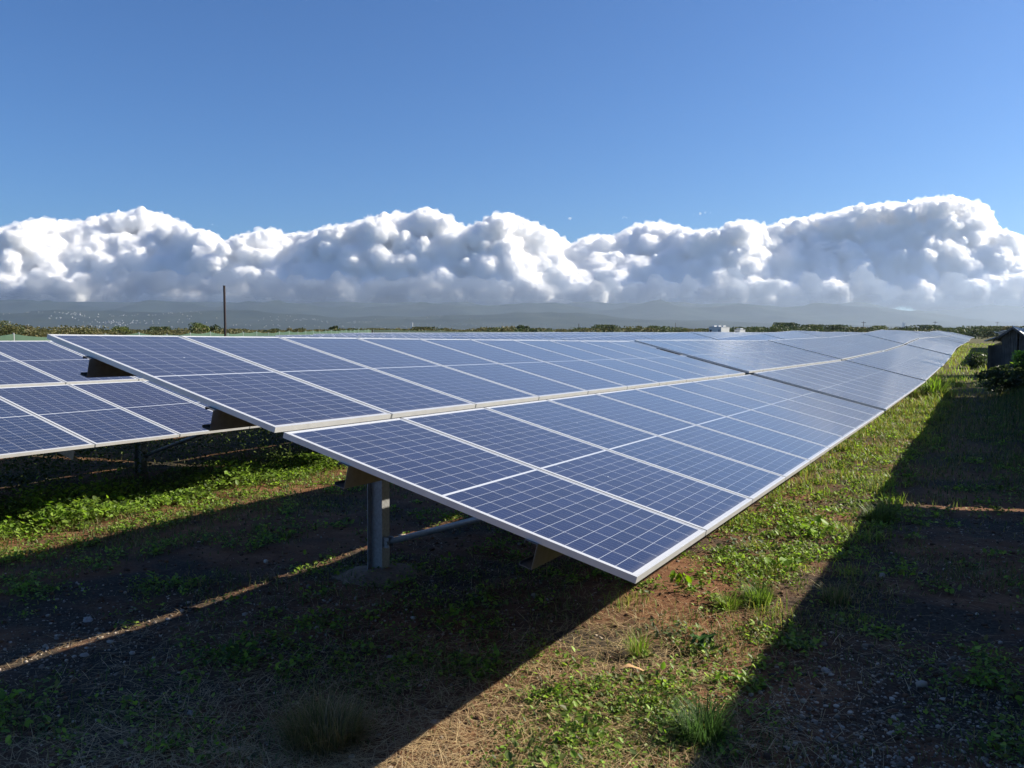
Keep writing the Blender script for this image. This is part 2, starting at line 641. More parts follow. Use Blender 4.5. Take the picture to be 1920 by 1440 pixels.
def make_table():
    root = bpy.data.objects.new('solar_table', None)
    COL.objects.link(root)
    root.empty_display_size = .3
    for row in (0, 1):
        for i in range(NMOD):
            w0 = GAPH if row else -GAPH - ML
            p = put('solar_panel', ME_FRAME, root, i * PIT + (.02 if row else 0), w0, 0)
            link('glass', ME_GLASS, p)
    for i in range(NMOD - 1):
        put('clamp_strip', ME_STRIP, root, i * PIT + MW + .001, -GAPH - ML, 0)
        put('clamp_strip', ME_STRIP, root, i * PIT + MW + .021, GAPH, 0)
    for w in PURLIN_W: put('purlin', ME_PURLIN, root, 0, w, -MH - .001)
    for x in RAFT_X:
        put('rafter', ME_RAFTER, root, x, 0, -MH - .1225)
        link('post', ME_POST, root, (x, POST_Y, 0))
        link('strut', ME_STRUT, root, (x, POST_Y, 0))
        link('strut_bracket', ME_BRACKET, root, (x, POST_Y, 0))
    return root


def make_far_table():
    """a whole table as one mesh, for rows too far off to show parts"""
    mb = MB()
    uvs = []
    for row in (0, 1):
        for i in range(NMOD):
            add_frame(mb, i * PIT, GAPH if row else -GAPH - ML)
    c, s_ = math.cos(TILT), math.sin(TILT)
    for i in range(NMOD - 1):
        mb.box((i * PIT + MW + .004, -GAPH - ML, -.03), (i * PIT + MW + .014, GAPH + ML, -.005), 2)
    for w in PURLIN_W: mb.prism([(a + w, b - MH - .001) for a, b in purlin_profile(0, 0)], 0, 0, TLEN, 2)
    glass0 = len(mb.f)
    for row in (0, 1):
        for i in range(NMOD):
            x0 = i * PIT + LIP
            w0 = (GAPH if row else -GAPH - ML) + LIP
            X, Wd = MW - 2 * LIP, ML - 2 * LIP
            mb.add([(x0, w0, -.0015), (x0 + X, w0, -.0015), (x0 + X, w0 + Wd, -.0015), (x0, w0 + Wd, -.0015)], [(0, 1, 2, 3)], 1)
    glass1 = len(mb.f)
    mb.v = [(x, w * c - n * s_, HC + w * s_ + n * c) for x, w, n in mb.v]
    for x in RAFT_X: mb.prism([(x - fw, POST_Y - fd), (x + fw, POST_Y - fd), (x + fw, POST_Y + fd), (x - fw, POST_Y + fd)], 2, -.5, HC, 2)
    me = bpy.data.meshes.new('far_table')
    me.from_pydata(mb.v, [], mb.f)
    for m in (M_FRAME, M_PANEL, M_GALV): me.materials.append(m)
    me.polygons.foreach_set('material_index', mb.m)
    uvl = me.uv_layers.new(name='uv')
    for k in range(glass0, glass1):
        pl = me.polygons[k]
        for l, u in zip(pl.loop_indices, ((0, 0), (.979, 0), (.979, 1.983), (0, 1.983))): uvl.data[l].uv = u
    return me


ME_FAR = make_far_table()


def k_of(r0): return int(round((r0 - 3.24) / STEP)) % 6


def table_matrix(n, r0):
    sc = S_CENTRE - n * PITCH_ROW
    za, zb = (float(top_of(n, r)) for r in (r0, r0 + TLEN))
    zfoot = CAM_Z - .502 - HC
    x, y = W(r0, sc)
    ex = Vector((RX, RY, (zb - za) / TLEN)).normalized()
    ey = Vector((-SX, -SY, 0))
    ez = ex.cross(ey)
    jr = random.Random(int(r0 * 37) + n * 1009)
    za += jr.uniform(-.015, .015) if n else (0, .018, .03, .015, .035, .01)[k_of(r0)]
    ez = (ez + ey * jr.uniform(-.004, .004)).normalized()
    ey = ez.cross(ex)
    m = Matrix(((ex.x, ey.x, ez.x, x), (ex.y, ey.y, ez.y, y), (ex.z, ey.z, ez.z, za + zfoot), (0, 0, 0, 1)))
    return m


def place(o, n, r0):
    m = table_matrix(n, r0)
    o.location = m.to_translation()
    o.rotation_euler = m.to_euler()


def kids(o, tree): return tree.get(o.name, [])


def copy_tree(o, tree, parent=None):
    c = o.copy()
    COL.objects.link(c)
    c.parent = parent
    for ch in kids(o, tree): copy_tree(ch, tree, c)
    return c


ORD = ['first', 'second', 'third', 'fourth', 'fifth', 'sixth', 'seventh', 'eighth', 'ninth', 'tenth', 'eleventh', 'twelfth', 'thirteenth',
       'fourteenth', 'fifteenth', 'sixteenth', 'seventeenth', 'eighteenth', 'nineteenth', 'twentieth']
proto = make_table()
tree = {}
for o in bpy.data.objects:
    if o.parent is not None: tree.setdefault(o.parent.name, []).append(o)
STEP = 10.40
used = False
NEAR_LABELS = {
    (0, 0): 'blue solar table nearest the camera, its white end frame and steel post in full view',
    (0, 1): 'second solar table of the front row, between its first two dark joints',
    (0, 2): 'third solar table of the front row, sky-grey with glare',
    (1, 0): 'solar table of the second row at the left edge, showing behind the nearest table',
}


def solar(n, k, r0, far):
    global used
    if far:
        o = link('solar_table', ME_FAR)
    elif not used:
        o = proto
        used = True
    else:
        o = copy_tree(proto, tree)
    place(o, n, r0)
    if n == 0:
        lab = NEAR_LABELS.get((0, k), '%s solar table along the front row, counting away from the camera' % ORD[k])
        grp = 'solar tables of the front row'
    elif n < 0:
        lab = '%s solar table along the row that shades the ground at the right' % ORD[k]
        grp = 'solar tables of the row right of the camera'
    else:
        lab = NEAR_LABELS.get((n, k), '%s solar table along the %s row back, counting from the left end' % (ORD[k], ORD[n]))
        grp = 'solar tables of the %s row back' % ORD[n]
    tag(o, lab, 'solar table', grp)
    return o


for k in range(18): solar(0, k, 3.24 + STEP * k, k > 7)
for k in range(14): solar(1, k, .23 + STEP * k, k > 7)
for n in range(2, 10):
    s_top = S_CENTRE - n * PITCH_ROW - 2
    start = 14 + (abs(s_top) - 24) * 1.63 + 2.2
    k = 0
    while start + STEP * k < (150 if n < 4 else 132):
        solar(n, k, start + STEP * k, not (n == 2 and k < 4))
        k += 1
for k in range(13):
    if k not in (5, 6): solar(-1, k, 12.95 + STEP * (k - 3) - (.21 if k > 3 else 0), True)

# ------------------------------------------------------------------ plants: arrays of blades and leaves
rng = np.random.default_rng(11)


def in_view(r, s, margin=1.15):
    x, y = W(r, s)
    return (y > .8) & (np.abs(x) < y * .603 * margin + 1.0)


def scatter(n, rmin, rmax, smin, smax):
    r = rng.uniform(rmin, rmax, n)
    s = rng.uniform(smin, smax, n)
    k = in_view(r, s)
    return r[k], s[k]


def scatter_lod(n, dmin, dmax, smin, smax, pw=1.0):
    """points thinning out with distance"""
    d = dmin * (dmax / dmin) ** (rng.random(n) ** pw)
    a = rng.uniform(-.62, .62, n)
    x, y = d * np.sin(a), d * np.cos(a)
    r = x * RX + y * RY
    s = x * SX + y * SY
    k = (s > smin) & (s < smax)
    return r[k], s[k]


class Soup:
    def __init__(self):
        self.V, self.T, self.C, self.n = [], [], [], 0

    def add(self, V, T, C):
        self.V.append(V.reshape(-1, 3))
        self.C.append(C.reshape(-1, 3))
        self.T.append(T.reshape(-1, 3) + self.n)
        self.n += len(self.V[-1])

    def mesh(self, name, mat, smooth=False):
        return tri_mesh(name, np.concatenate(self.V), np.concatenate(self.T), mat, np.concatenate(self.C), smooth)


def tint_of(n, cols, jit=.25):
    cols = np.array(cols)
    i = rng.integers(0, len(cols), n)
    j = rng.integers(0, len(cols), n)
    f = rng.random((n, 1))
    c = cols[i] * f + cols[j] * (1 - f)
    return c * (1 + rng.uniform(-jit, jit, (n, 1)))


def blades(sp, base, h, wd, cols, lean=.5, flat=0., droop=.5, jit=.25, heading=None):
    """grass blades: a bent strip of three triangles each"""
    n = len(base)
    if n == 0: return
    a = rng.uniform(0, 2 * np.pi, n) if heading is None else heading
    dirv = np.stack([np.cos(a), np.sin(a), 0 * a], -1)
    sidev = np.stack([-np.sin(a), np.cos(a), 0 * a], -1)
    sidev = sidev * np.cos(.6) + np.array([0, 0, .0])
    le = np.abs(rng.normal(0, lean, n))
    h = np.broadcast_to(h, (n,)) * rng.uniform(.55, 1.3, n)
    wd = np.broadcast_to(wd, (n,)) * rng.uniform(.7, 1.3, n)
    up = np.array([0, 0, 1.])
    v1 = (up * np.cos(le)[:, None] + dirv * np.sin(le)[:, None])
    l2 = le + droop * rng.uniform(.2, 1.4, n)
    v2 = (up * np.cos(l2)[:, None] + dirv * np.sin(l2)[:, None])
    if flat:
        v1[:, 2] *= (1 - flat)
        v2[:, 2] *= (1 - flat)
        v2[:, 2] -= flat * .05
    m = base + v1 * (h * .55)[:, None]
    t = m + v2 * (h * .5)[:, None]
    hw = sidev * (wd / 2)[:, None]
    V = np.stack([base - hw, base + hw, m - hw * .8, m + hw * .8, t], 1)
    T = np.array([[0, 1, 3], [0, 3, 2], [2, 3, 4]])[None] + (np.arange(n) * 5)[:, None, None]
    c = tint_of(n, cols, jit)
    C = np.repeat(c[:, None, :], 5, 1)
    C[:, 4] *= 1.15
    sp.add(V, T, C)


def leaves(sp, base, size, cols, rise=.5, jit=.25, ratio=.7, cup=.25):
    """small folded leaves"""
    n = len(base)
    if n == 0: return
    a = rng.uniform(0, 2 * np.pi, n)
    e = rng.normal(rise, .35, n)
    d = np.stack([np.cos(a) * np.cos(e), np.sin(a) * np.cos(e), np.sin(e)], -1)
    sd_ = np.stack([-np.sin(a), np.cos(a), rng.normal(0, .35, n)], -1)
    sd_ /= np.linalg.norm(sd_, axis=1)[:, None]
    up = np.cross(d, sd_)
    L = (np.broadcast_to(size, (n,)) * rng.uniform(.6, 1.35, n))[:, None]
    hw = sd_ * L * ratio * .5
    mid = base + d * L * .5
    lift = up * L * cup * .5
    V = np.stack([base, base + d * L * .35 - hw * .9 + lift, base + d * L * .75 - hw * .65 + lift, base + d * L, base + d * L * .75 + hw * .65 + lift, base + d * L * .35 + hw * .9 + lift], 1)
    T = np.array([[0, 3, 1], [1, 3, 2], [0, 5, 3], [5, 4, 3]])[None] + (np.arange(n) * 6)[:, None, None]
    C = np.repeat(tint_of(n, cols, jit)[:, None, :], 6, 1)
    sp.add(V, T, C)


def pts(r, s, dz=0.):
    x, y = W(r, s)
    return np.stack([x, y, ground_z(r, s) + dz], -1)


GREEN = [(.070, .110, .030), (.105, .152, .042), (.052, .085, .028), (.14, .18, .052)]
LIME = [(.22, .36, .05), (.30, .43, .075), (.17, .30, .04)]
OLIVE = [(.16, .16, .05), (.22, .20, .075), (.12, .135, .04)]
STRAW = [(.46, .33, .17), (.56, .43, .24), (.33, .23, .12), (.40, .30, .17)]
GOLD = [(.23, .23, .055), (.29, .26, .075), (.16, .20, .045), (.33, .27, .10)]


def bump_at(r, s, cr, cs_, wr, ws): return np.exp(-(((r - cr) / wr) ** 2 + ((s - cs_) / ws) ** 2))


def bare(r, s):
    """0..1, where soil or grit shows"""
    b = bump_at(r, s, 5.4, -2.05, 1.1, .45) + bump_at(r, s, 12.2, -1.9, 1.6, .4) + bump_at(r, s, 4.8, -.35, 1.0, .55) + bump_at(r, s, 3.4, -5.3, .8, .7)
    b = b + .9 * bump_at(r, s, 3.4, -.2, 1.2, .5) + .8 * bump_at(r, s, 5.0, -3.9, 1.3, .9) + bump_at(r, s, 9.5, .3, 1.5, .8) + bump_at(r, s, 2.6, -4.9, .7, .5)
    b = b + .75 * bump_at(r, s, 7.6, -2.2, 1.4, .3)
    return np.clip(b + 1.6 * (fbm(r, s, 1.1, 21) - .52), 0, 1)


# grass over the whole site
grass = Soup()
r_, s_ = scatter_lod(210000, 2.6, 30, -10.5, 6, .9)
patch = np.clip(3.2 * (fbm(r_, s_, .75, 31, 5) - .47) + .16 + .45 * np.clip((np.hypot(r_, s_) - 8) / 10, 0, 1), .03, 1)
keep = rng.random(len(r_)) < patch * (1 - .95 * bare(r_, s_))
r_, s_ = r_[keep], s_[keep]
D = np.hypot(r_, s_)
hh = (.025 + .075 * fbm(r_, s_, .8, 41)) * (1 + np.clip((D - 8) / 14, 0, 1.2))
blades(grass, pts(r_, s_, -.006), hh, .0035 + .0009 * D, GREEN + OLIVE + [STRAW[2]], .75, 0, .8)
# the sunlit aisle further off: taller, yellower
r_, s_ = scatter_lod(150000, 12, 150, -3.2, 8, .85)
D = np.hypot(r_, s_)
hh = (.05 + .16 * fbm(r_, s_, 1.6, 43)) * (.45 + np.clip((D - 10) / 32, 0, 1.3))
kk = rng.random(len(r_)) < np.clip(.45 + (D - 12) / 22, 0, 1) * (1 - .5 * bare(r_, s_))
r_, s_, D, hh = r_[kk], s_[kk], D[kk], hh[kk]
near = D < 34
blades(grass, pts(r_[near], s_[near], -.01), hh[near], .004 + .0007 * D[near], GREEN + OLIVE + GOLD, .4, 0, .6)
blades(grass, pts(r_[~near], s_[~near], -.01), hh[~near], .004 + .0006 * D[~near], GOLD[:3] + LIME[:2], .4, 0, .6)
# taller clumps along the sunlit edge of the front row
nc = 260
cr, ccs = rng.uniform(5.5, 40, nc) , rng.uniform(-2.3, -.7, nc)
kk = rng.random(nc) < np.clip(2.2 * (fbm(cr, ccs, 1.7, 49) - .30), .08, 1)
cr, ccs = cr[kk], ccs[kk]
nb = 90
r_ = np.repeat(cr, nb) + rng.normal(0, .09, len(cr) * nb)
s_ = np.repeat(ccs, nb) + rng.normal(0, .09, len(cr) * nb)
blades(grass, pts(r_, s_, -.01), np.repeat(rng.uniform(.05, .15, len(cr)) * (.8 + cr / 22), nb), .0045 + .0006 * r_, LIME + GOLD + GREEN[:1], .55, 0, .9)
# rank weeds on the shaded bank at the right
r_, s_ = rng.uniform(11, 56, 26000), rng.uniform(-.1, 7, 26000)
kk = in_view(r_, s_) & (rng.random(len(r_)) < np.clip((s_ - .1) / 1.2, 0, 1) * np.clip((r_ - 11) / 9, .0, 1) * (.3 + fbm(r_, s_, 1.5, 47)))
r_, s_ = r_[kk], s_[kk]
blades(grass, pts(r_, s_, -.01), .16 + .36 * fbm(r_, s_, 2., 46), .012 + .0004 * r_, GREEN, .35, 0, .8)
# long grass in the aisle beyond the front row and behind
r_, s_ = scatter_lod(60000, 6, 45, -26, -6.3, .9)
D = np.hypot(r_, s_)
blades(grass, pts(r_, s_, -.01), .035 + .075 * fbm(r_, s_, 1.2, 44), .004 + .0008 * D, GREEN + OLIVE, .7, 0, .9)
tag(link('grass', grass.mesh('grass', M_LEAF)), 'short rough green grass patching the soil between the rows', 'grass', kind='stuff')

# cut dry straw lying on the soil
straw = Soup()
r_, s_ = scatter_lod(80000, 2.6, 14, -5.2, 3.5, 1.2)
m_ = 2.6 * bump_at(r_, s_, 2.9, -2.05, 1.25, .75) + .75 * bump_at(r_, s_, 3.0, -3.3, 1.2, 1.2) + .5 * bump_at(r_, s_, 4.8, -1.7, 1.5, .5) + .55 * (fbm(r_, s_, .7, 51) - .25) + .25 * bump_at(r_, s_, 4.8, -.6, 1.2, .5)
m_ = m_ * (1 - .8 * bump_at(r_, s_, 4.4, -.2, 1.2, .6))
k = rng.random(len(r_)) < m_
r_, s_ = r_[k], s_[k]
blades(straw, pts(r_, s_, .004) + np.stack([0 * r_, 0 * r_, rng.uniform(0, .03, len(r_))], -1), rng.uniform(.05, .34, len(r_)) ** 1.0, .0030, STRAW, 1.4, .9, .25)
r_, s_ = scatter_lod(60000, 2.6, 16, -7, 5, 1.1)
k = rng.random(len(r_)) < .75 * np.clip(2.5 * (fbm(r_, s_, .9, 53) - .42), 0, 1)
r_, s_ = r_[k], s_[k]
blades(straw, pts(r_, s_, .002), rng.uniform(.03, .16, len(r_)), .0032, [(.16, .115, .065), (.23, .165, .09), (.12, .10, .05), (.30, .22, .13)], 1.2, .75, .5)
tag(link('dry_straw', straw.mesh('dry_straw', M_STRAW)), 'cut dry straw lying over the sunlit soil', 'straw', kind='stuff')

# creeping small-leaved weeds
weeds = Soup()
r_, s_ = scatter_lod(13000, 2.7, 26, -10.5, 5, .9)
wm = np.clip(3.4 * (fbm(r_, s_, .55, 61) - .45), 0, 1) + .55 * np.clip((r_ - 6) / 4, 0, 1) * ((s_ > -2.4) & (s_ < -.8)) + .6 * ((s_ > -8.6) & (s_ < -7.3)) + .8 * bump_at(r_, s_, 4.0, -1.55, .8, .4) + .8 * bump_at(r_, s_, 8.2, -1.5, 1.5, .35) + .7 * bump_at(r_, s_, 4.2, -3.6, 1.3, .7)
wm = wm - .8 * bump_at(r_, s_, 5.4, -2.05, .9, .4) - 1.1 * bump_at(r_, s_, 2.8, -2.2, .95, .55)
wm = wm * (1 - .75 * bare(r_, s_))
wm = wm * np.where((s_ > -.95) | ((s_ < -2.3) & (s_ > -7.4)), .55, 1.)
k = rng.random(len(r_)) < wm
r_, s_ = r_[k], s_[k]
n_leaf = 26
rr = np.repeat(r_, n_leaf) + rng.normal(0, .055, len(r_) * n_leaf)
ss = np.repeat(s_, n_leaf) + rng.normal(0, .055, len(r_) * n_leaf)
dz = np.abs(rng.normal(0, .028, len(rr))) + .003
D = np.hypot(rr, ss)
leaves(weeds, pts(rr, ss) + np.stack([0 * rr, 0 * rr, dz], -1), np.repeat(rng.choice([.011, .015, .020, .030], len(r_)), n_leaf) + .0016 * D, GREEN[:2] + LIME + OLIVE[:1], .35, .3)
tag(link('weeds', weeds.mesh('weeds', M_LEAF)), 'low creeping green weeds with small leaves on the soil', 'weeds', kind='stuff')

# leafy vine bank along the sunlit strip beyond the front row, and leaves under the second row, tinted darker to paint its shade
vine = Soup()
r_ = rng.uniform(2.6, 40, 3400)
s_ = -8.45 - .038 * r_ + rng.normal(0, .27, len(r_))
k = in_view(r_, s_) & (rng.random(len(r_)) < .35 + fbm(r_, s_, .8, 72))
r_, s_ = r_[k], s_[k]
n_leaf = 30
rr = np.repeat(r_, n_leaf) + rng.normal(0, .10, len(r_) * n_leaf)
ss = np.repeat(s_, n_leaf) + rng.normal(0, .10, len(r_) * n_leaf)
hv = np.repeat(.03 + .55 * fbm(r_, s_, .7, 71, 5) ** 2.2, n_leaf) * np.sqrt(rng.random(len(rr)))
leaves(vine, pts(rr, ss) + np.stack([0 * rr, 0 * rr, hv], -1), np.repeat(rng.choice([.022, .03, .045, .06], len(r_)), n_leaf), LIME + GREEN[:2], .3, .35, .8)
blades(vine, pts(rr[::14], ss[::14], 0), hv[::14] + .05, .004, OLIVE + LIME, .35, 0, .8)
r2 = rng.uniform(3, 34, 3000)
s2 = rng.uniform(-13, -8.6, 3000)
k = in_view(r2, s2)
r_, s_ = r2[k], s2[k]
n_leaf = 34
rr = np.repeat(r_, n_leaf) + rng.normal(0, .15, len(r_) * n_leaf)
ss = np.repeat(s_, n_leaf) + rng.normal(0, .15, len(r_) * n_leaf)
hv = np.repeat(.04 + .3 * fbm(r_, s_, .9, 71) + .62 * np.clip((-9.4 - s_) / .8, 0, 1), n_leaf) * np.sqrt(rng.random(len(rr)))
leaves(vine, pts(rr, ss) + np.stack([0 * rr, 0 * rr, hv], -1), rng.uniform(.025, .055, len(rr)), GREEN, .3, .3, .7)  # dark greens only: shade put into the leaf tint
nt_ = 60
r_ = rng.uniform(5, 16, nt_)
s_ = -8.75 - .038 * r_ + rng.normal(0, .2, nt_)
blades(vine, pts(r_, s_, .12), rng.uniform(.2, .38, nt_), .006, LIME, .4, 0, 1.2)
tag(link('vine_cover', vine.mesh('vine_cover', M_LEAF)), 'bright green leafy vines banked along the sunlit strip between the rows', 'vines', kind='stuff')

# gravel
bmi = bmesh.new()
bmesh.ops.create_icosphere(bmi, subdivisions=1, radius=1)
ICO_V = np.array([v.co[:] for v in bmi.verts])
ICO_T = np.array([[v.index for v in f.verts] for f in bmi.faces])
bmi.free()


def stones(sp, r, s, size, cols, sub=None):
    n = len(r)
    a = rng.uniform(0, 2 * np.pi, n)
    sc = np.stack([rng.uniform(.7, 1.3, n), rng.uniform(.6, 1.1, n), rng.uniform(.4, .8, n)], -1) * np.broadcast_to(size, (n,))[:, None]
    V = ICO_V[None] * (1 + rng.normal(0, .13, (n, len(ICO_V), 1))) * sc[:, None]
    ca, sa = np.cos(a)[:, None], np.sin(a)[:, None]
    V = np.stack([V[..., 0] * ca - V[..., 1] * sa, V[..., 0] * sa + V[..., 1] * ca, V[..., 2]], -1)
    V = V + (pts(r, s) + np.stack([0 * r, 0 * r, sc[:, 2] * .35], -1))[:, None]
    T = ICO_T[None] + (np.arange(n) * len(ICO_V))[:, None, None]
    C = np.repeat(tint_of(n, cols, .25)[:, None], len(ICO_V), 1)
    sp.add(V, T, C)


gravel = Soup()
r_, s_ = scatter_lod(80000, 2.6, 14, -8, 5, 1.1)
gm = 1.1 * bump_at(r_, s_, 4.6, -.35, 1.1, .6) + 1.1 * bump_at(r_, s_, 4.0, .1, 1.3, .7) + .8 * bump_at(r_, s_, 3.3, -5.2, 1.0, .9) + .5 * bump_at(r_, s_, 5.0, -4.0, 1.4, 1.0) + .8 * bump_at(r_, s_, 9.5, .2, 1.6, .8) + .10
k = rng.random(len(r_)) < gm * .8
r_, s_ = r_[k], s_[k]
stones(gravel, r_, s_, .0052 * np.exp(rng.normal(0, .55, len(r_))), [(.34, .28, .22), (.15, .125, .10), (.50, .43, .36), (.09, .07, .055)])
r_, s_ = scatter_lod(9000, 2.6, 16, -8, 5, 1.1)
stones(gravel, r_, s_, np.minimum(.024, .010 * np.exp(rng.normal(0, .5, len(r_)))), [(.10, .052, .030), (.15, .08, .045), (.07, .04, .026)])
tag(link('gravel', gravel.mesh('gravel', M_GRIT)), 'pale grit and small stones scattered over dark soil', 'gravel', kind='stuff')


# ------------------------------------------------------------------ single plants and stones that stand out
def single(name, sp, mat, r, s, label, cat, group=None):
    o = link(name, sp.mesh(name, mat))
    tag(o, label, cat, group)
    return o


def centred(r, s, n, sd_):
    return r + rng.normal(0, sd_, n), s + rng.normal(0, sd_, n)


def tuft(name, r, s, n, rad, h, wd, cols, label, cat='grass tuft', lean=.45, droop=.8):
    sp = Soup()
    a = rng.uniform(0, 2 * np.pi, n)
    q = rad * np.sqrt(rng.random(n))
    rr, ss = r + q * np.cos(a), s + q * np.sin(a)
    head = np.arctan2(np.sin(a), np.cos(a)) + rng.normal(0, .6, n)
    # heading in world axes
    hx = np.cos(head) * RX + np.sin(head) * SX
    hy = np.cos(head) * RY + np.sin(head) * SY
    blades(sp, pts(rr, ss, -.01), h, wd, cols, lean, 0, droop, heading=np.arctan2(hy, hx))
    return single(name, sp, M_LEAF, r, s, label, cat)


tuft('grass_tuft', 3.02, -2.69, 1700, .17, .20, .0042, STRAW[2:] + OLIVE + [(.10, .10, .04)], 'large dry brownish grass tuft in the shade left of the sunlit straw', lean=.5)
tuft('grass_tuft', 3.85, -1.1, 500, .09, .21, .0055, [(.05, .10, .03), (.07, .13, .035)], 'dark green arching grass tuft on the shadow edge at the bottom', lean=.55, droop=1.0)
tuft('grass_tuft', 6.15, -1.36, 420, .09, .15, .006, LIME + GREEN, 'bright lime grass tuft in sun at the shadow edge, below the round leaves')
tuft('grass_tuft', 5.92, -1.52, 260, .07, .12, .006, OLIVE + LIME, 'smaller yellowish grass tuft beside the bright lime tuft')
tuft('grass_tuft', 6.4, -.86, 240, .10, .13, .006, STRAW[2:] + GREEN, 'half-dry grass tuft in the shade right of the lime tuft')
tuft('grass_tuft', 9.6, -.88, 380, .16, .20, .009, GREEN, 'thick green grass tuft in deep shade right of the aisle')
tuft('grass_tuft', 4.75, -1.75, 150, .05, .16, .006, LIME + OLIVE, 'pale stemmed grass tuft on bare brown soil near the leafy weed')
tuft('grass_tuft', 31.0, -1.3, 300, .35, .75, .035, LIME + GREEN, 'tall lush grass tuft beside the far front row edge', lean=.3)


def leafy(name, r, s, n, rad, size, cols, label, h=.06, rise=.4, ratio=.6, cat='weed plant'):
    sp = Soup()
    rr, ss = centred(r, s, n, rad)
    hz_ = h * rng.random(n)
    base = pts(rr, ss, 0) + np.stack([0 * rr, 0 * rr, hz_], -1)
    leaves(sp, base, size, cols, rise, .2, ratio)
    # every stem runs from one root to the foot of its leaf, so the plant is one piece
    V0, C0 = sp.V[0], sp.C[0]
    foot = V0[0::6]
    root = pts(np.array([r]), np.array([s]), -.01)
    off = foot + np.array([.003, .002, 0])
    k = np.arange(n)
    sp.V[0] = np.concatenate([V0, root, off])
    sp.C[0] = np.concatenate([C0, C0[:1], C0[0::6]])
    sp.T[0] = np.concatenate([sp.T[0], np.stack([np.full(n, 6 * n), 6 * k, 6 * n + 1 + k], -1)])
    sp.n = len(sp.V[0])
    return single(name, sp, M_LEAF, r, s, label, cat)


leafy('broadleaf_weed', 5.02, -1.45, 26, .035, .085, [(.05, .11, .04), (.07, .13, .05)], 'dark broad-leaved weed standing alone on sunlit brown soil', .10, .5, .45)
leafy('broadleaf_weed', 8.65, -1.36, 18, .09, .10, [(.22, .36, .03), (.18, .30, .03)], 'yellow-green round-leaved weed at the shadow edge beside the aisle', .10, .2, .95)
leafy('broadleaf_weed', 7.05, -1.32, 14, .08, .085, [(.20, .33, .03), (.15, .26, .03)], 'lime round-leaved weed just above the bright grass tuft', .08, .2, .95)
leafy('broadleaf_weed', 7.85, -1.86, 30, .16, .065, [(.14, .19, .12), (.18, .22, .15)], 'grey-green woolly-leaved weed close under the panel edge', .05, .5, .6)
leafy('broadleaf_weed', 6.26, -2.03, 5, .03, .06, [(.2, .33, .03)], 'tiny bright seedling by the lowest panel corner', .07, .4, .8)
leafy('broadleaf_weed', 6.1, -1.85, 6, .03, .055, [(.17, .3, .03)], 'small lime seedling right of the one by the panel corner', .06, .4, .8)
leafy('broadleaf_weed', 3.55, -3.88, 60, .09, .05, [(.06, .12, .03)], 'green leafy weed in the shade left of the dry tuft', .10, .4, .5)
leafy('broadleaf_weed', 5.35, -8.45, 40, .12, .07, LIME, 'pale-leaved weed clump at the left edge of the green strip', .28, .3, .8)
leafy('broadleaf_weed', 6.2, -8.95, 36, .11, .07, LIME, 'tall leafy weed rising above the green strip near its left end', .42, .3, .8)
leafy('broadleaf_weed', 5.2, -1.72, 60, .09, .035, [(.10, .15, .07), (.14, .19, .09)], 'small-leaved spreading weed on brown soil under the panel corner', .07, .4, .55)


def rock(r, s, size, label):
    bm = bmesh.new()
    bmesh.ops.create_icosphere(bm, subdivisions=3, radius=1)
    sx, sy, sz = size * random.uniform(.9, 1.3), size * random.uniform(.7, 1.), size * random.uniform(.45, .7)
    off = Vector((random.random() * 50, random.random() * 50, 0))
    for v in bm.verts:
        k_ = 1 + .35 * noise.noise(v.co * 1.1 + off) + .15 * noise.noise(v.co * 3 + off)
        v.co = Vector((v.co.x * sx, v.co.y * sy, v.co.z * sz)) * k_
    me = bpy.data.meshes.new('stone')
    bm.to_mesh(me)
    bm.free()
    me.materials.append(M_STONE)
    p = pts(np.array([r]), np.array([s]))[0]
    o = link('stone', me, None, (p[0], p[1], p[2] + size * .12), (0, 0, random.uniform(0, 6)))
    tag(o, label, 'stone')


random.seed(4)
rock(2.90, -3.48, .024, 'pale stone in the shaded dry grass at the lower left')
rock(4.06, -3.09, .022, 'pale stone in shade left of the sunlit wedge of soil')
rock(4.34, -.32, .024, 'pale stone among the gravel at the lower right')
rock(4.35, -1.14, .016, 'small pale stone at the shadow edge on the gravel')
rock(7.30, -.64, .035, 'flat grey stone in shade right of the bright grass tuft')
rock(5.02, -.72, .028, 'brownish stone lying in the middle of the dark gravel')
rock(3.62, -5.35, .035, 'pale stone on the dark soil at the left')
rock(3.45, -2.35, .020, 'small tan stone in the sunlit straw')
rock(3.15, -4.7, .028, 'pale stone on shaded grit near the lower left edge')

# a curled dead leaf
bm = bmesh.new()
L_, Wd_ = .17, .035
nseg = 14
prev = None
for i in range(nseg + 1):
    t = i / nseg
    wv = Wd_ * math.sin(math.pi * min(1, .08 + t * .92)) ** .6 * (1 + .35 * math.sin(t * 17)) * .5 + .002
    zc = .02 + .018 * math.sin(t * 4.2)
    row = [bm.verts.new(((t - .5) * L_, y_ * wv, zc + .35 * abs(y_) * wv)) for y_ in (-1, -.4, .4, 1)]
    if prev:
        for a_ in range(3): bm.faces.new((prev[a_], prev[a_ + 1], row[a_ + 1], row[a_]))
    prev = row
me = bpy.data.meshes.new('dead_leaf')
bm.to_mesh(me)
bm.free()
me.materials.append(M_DEADLEAF)
p = pts(np.array([4.41]), np.array([-1.67]))[0]
tag(link('dead_leaf', me, None, (p[0], p[1], p[2] + .03), (0, 0, R(8))), 'curled tan dead leaf lying on the sunlit weeds', 'dead leaf')

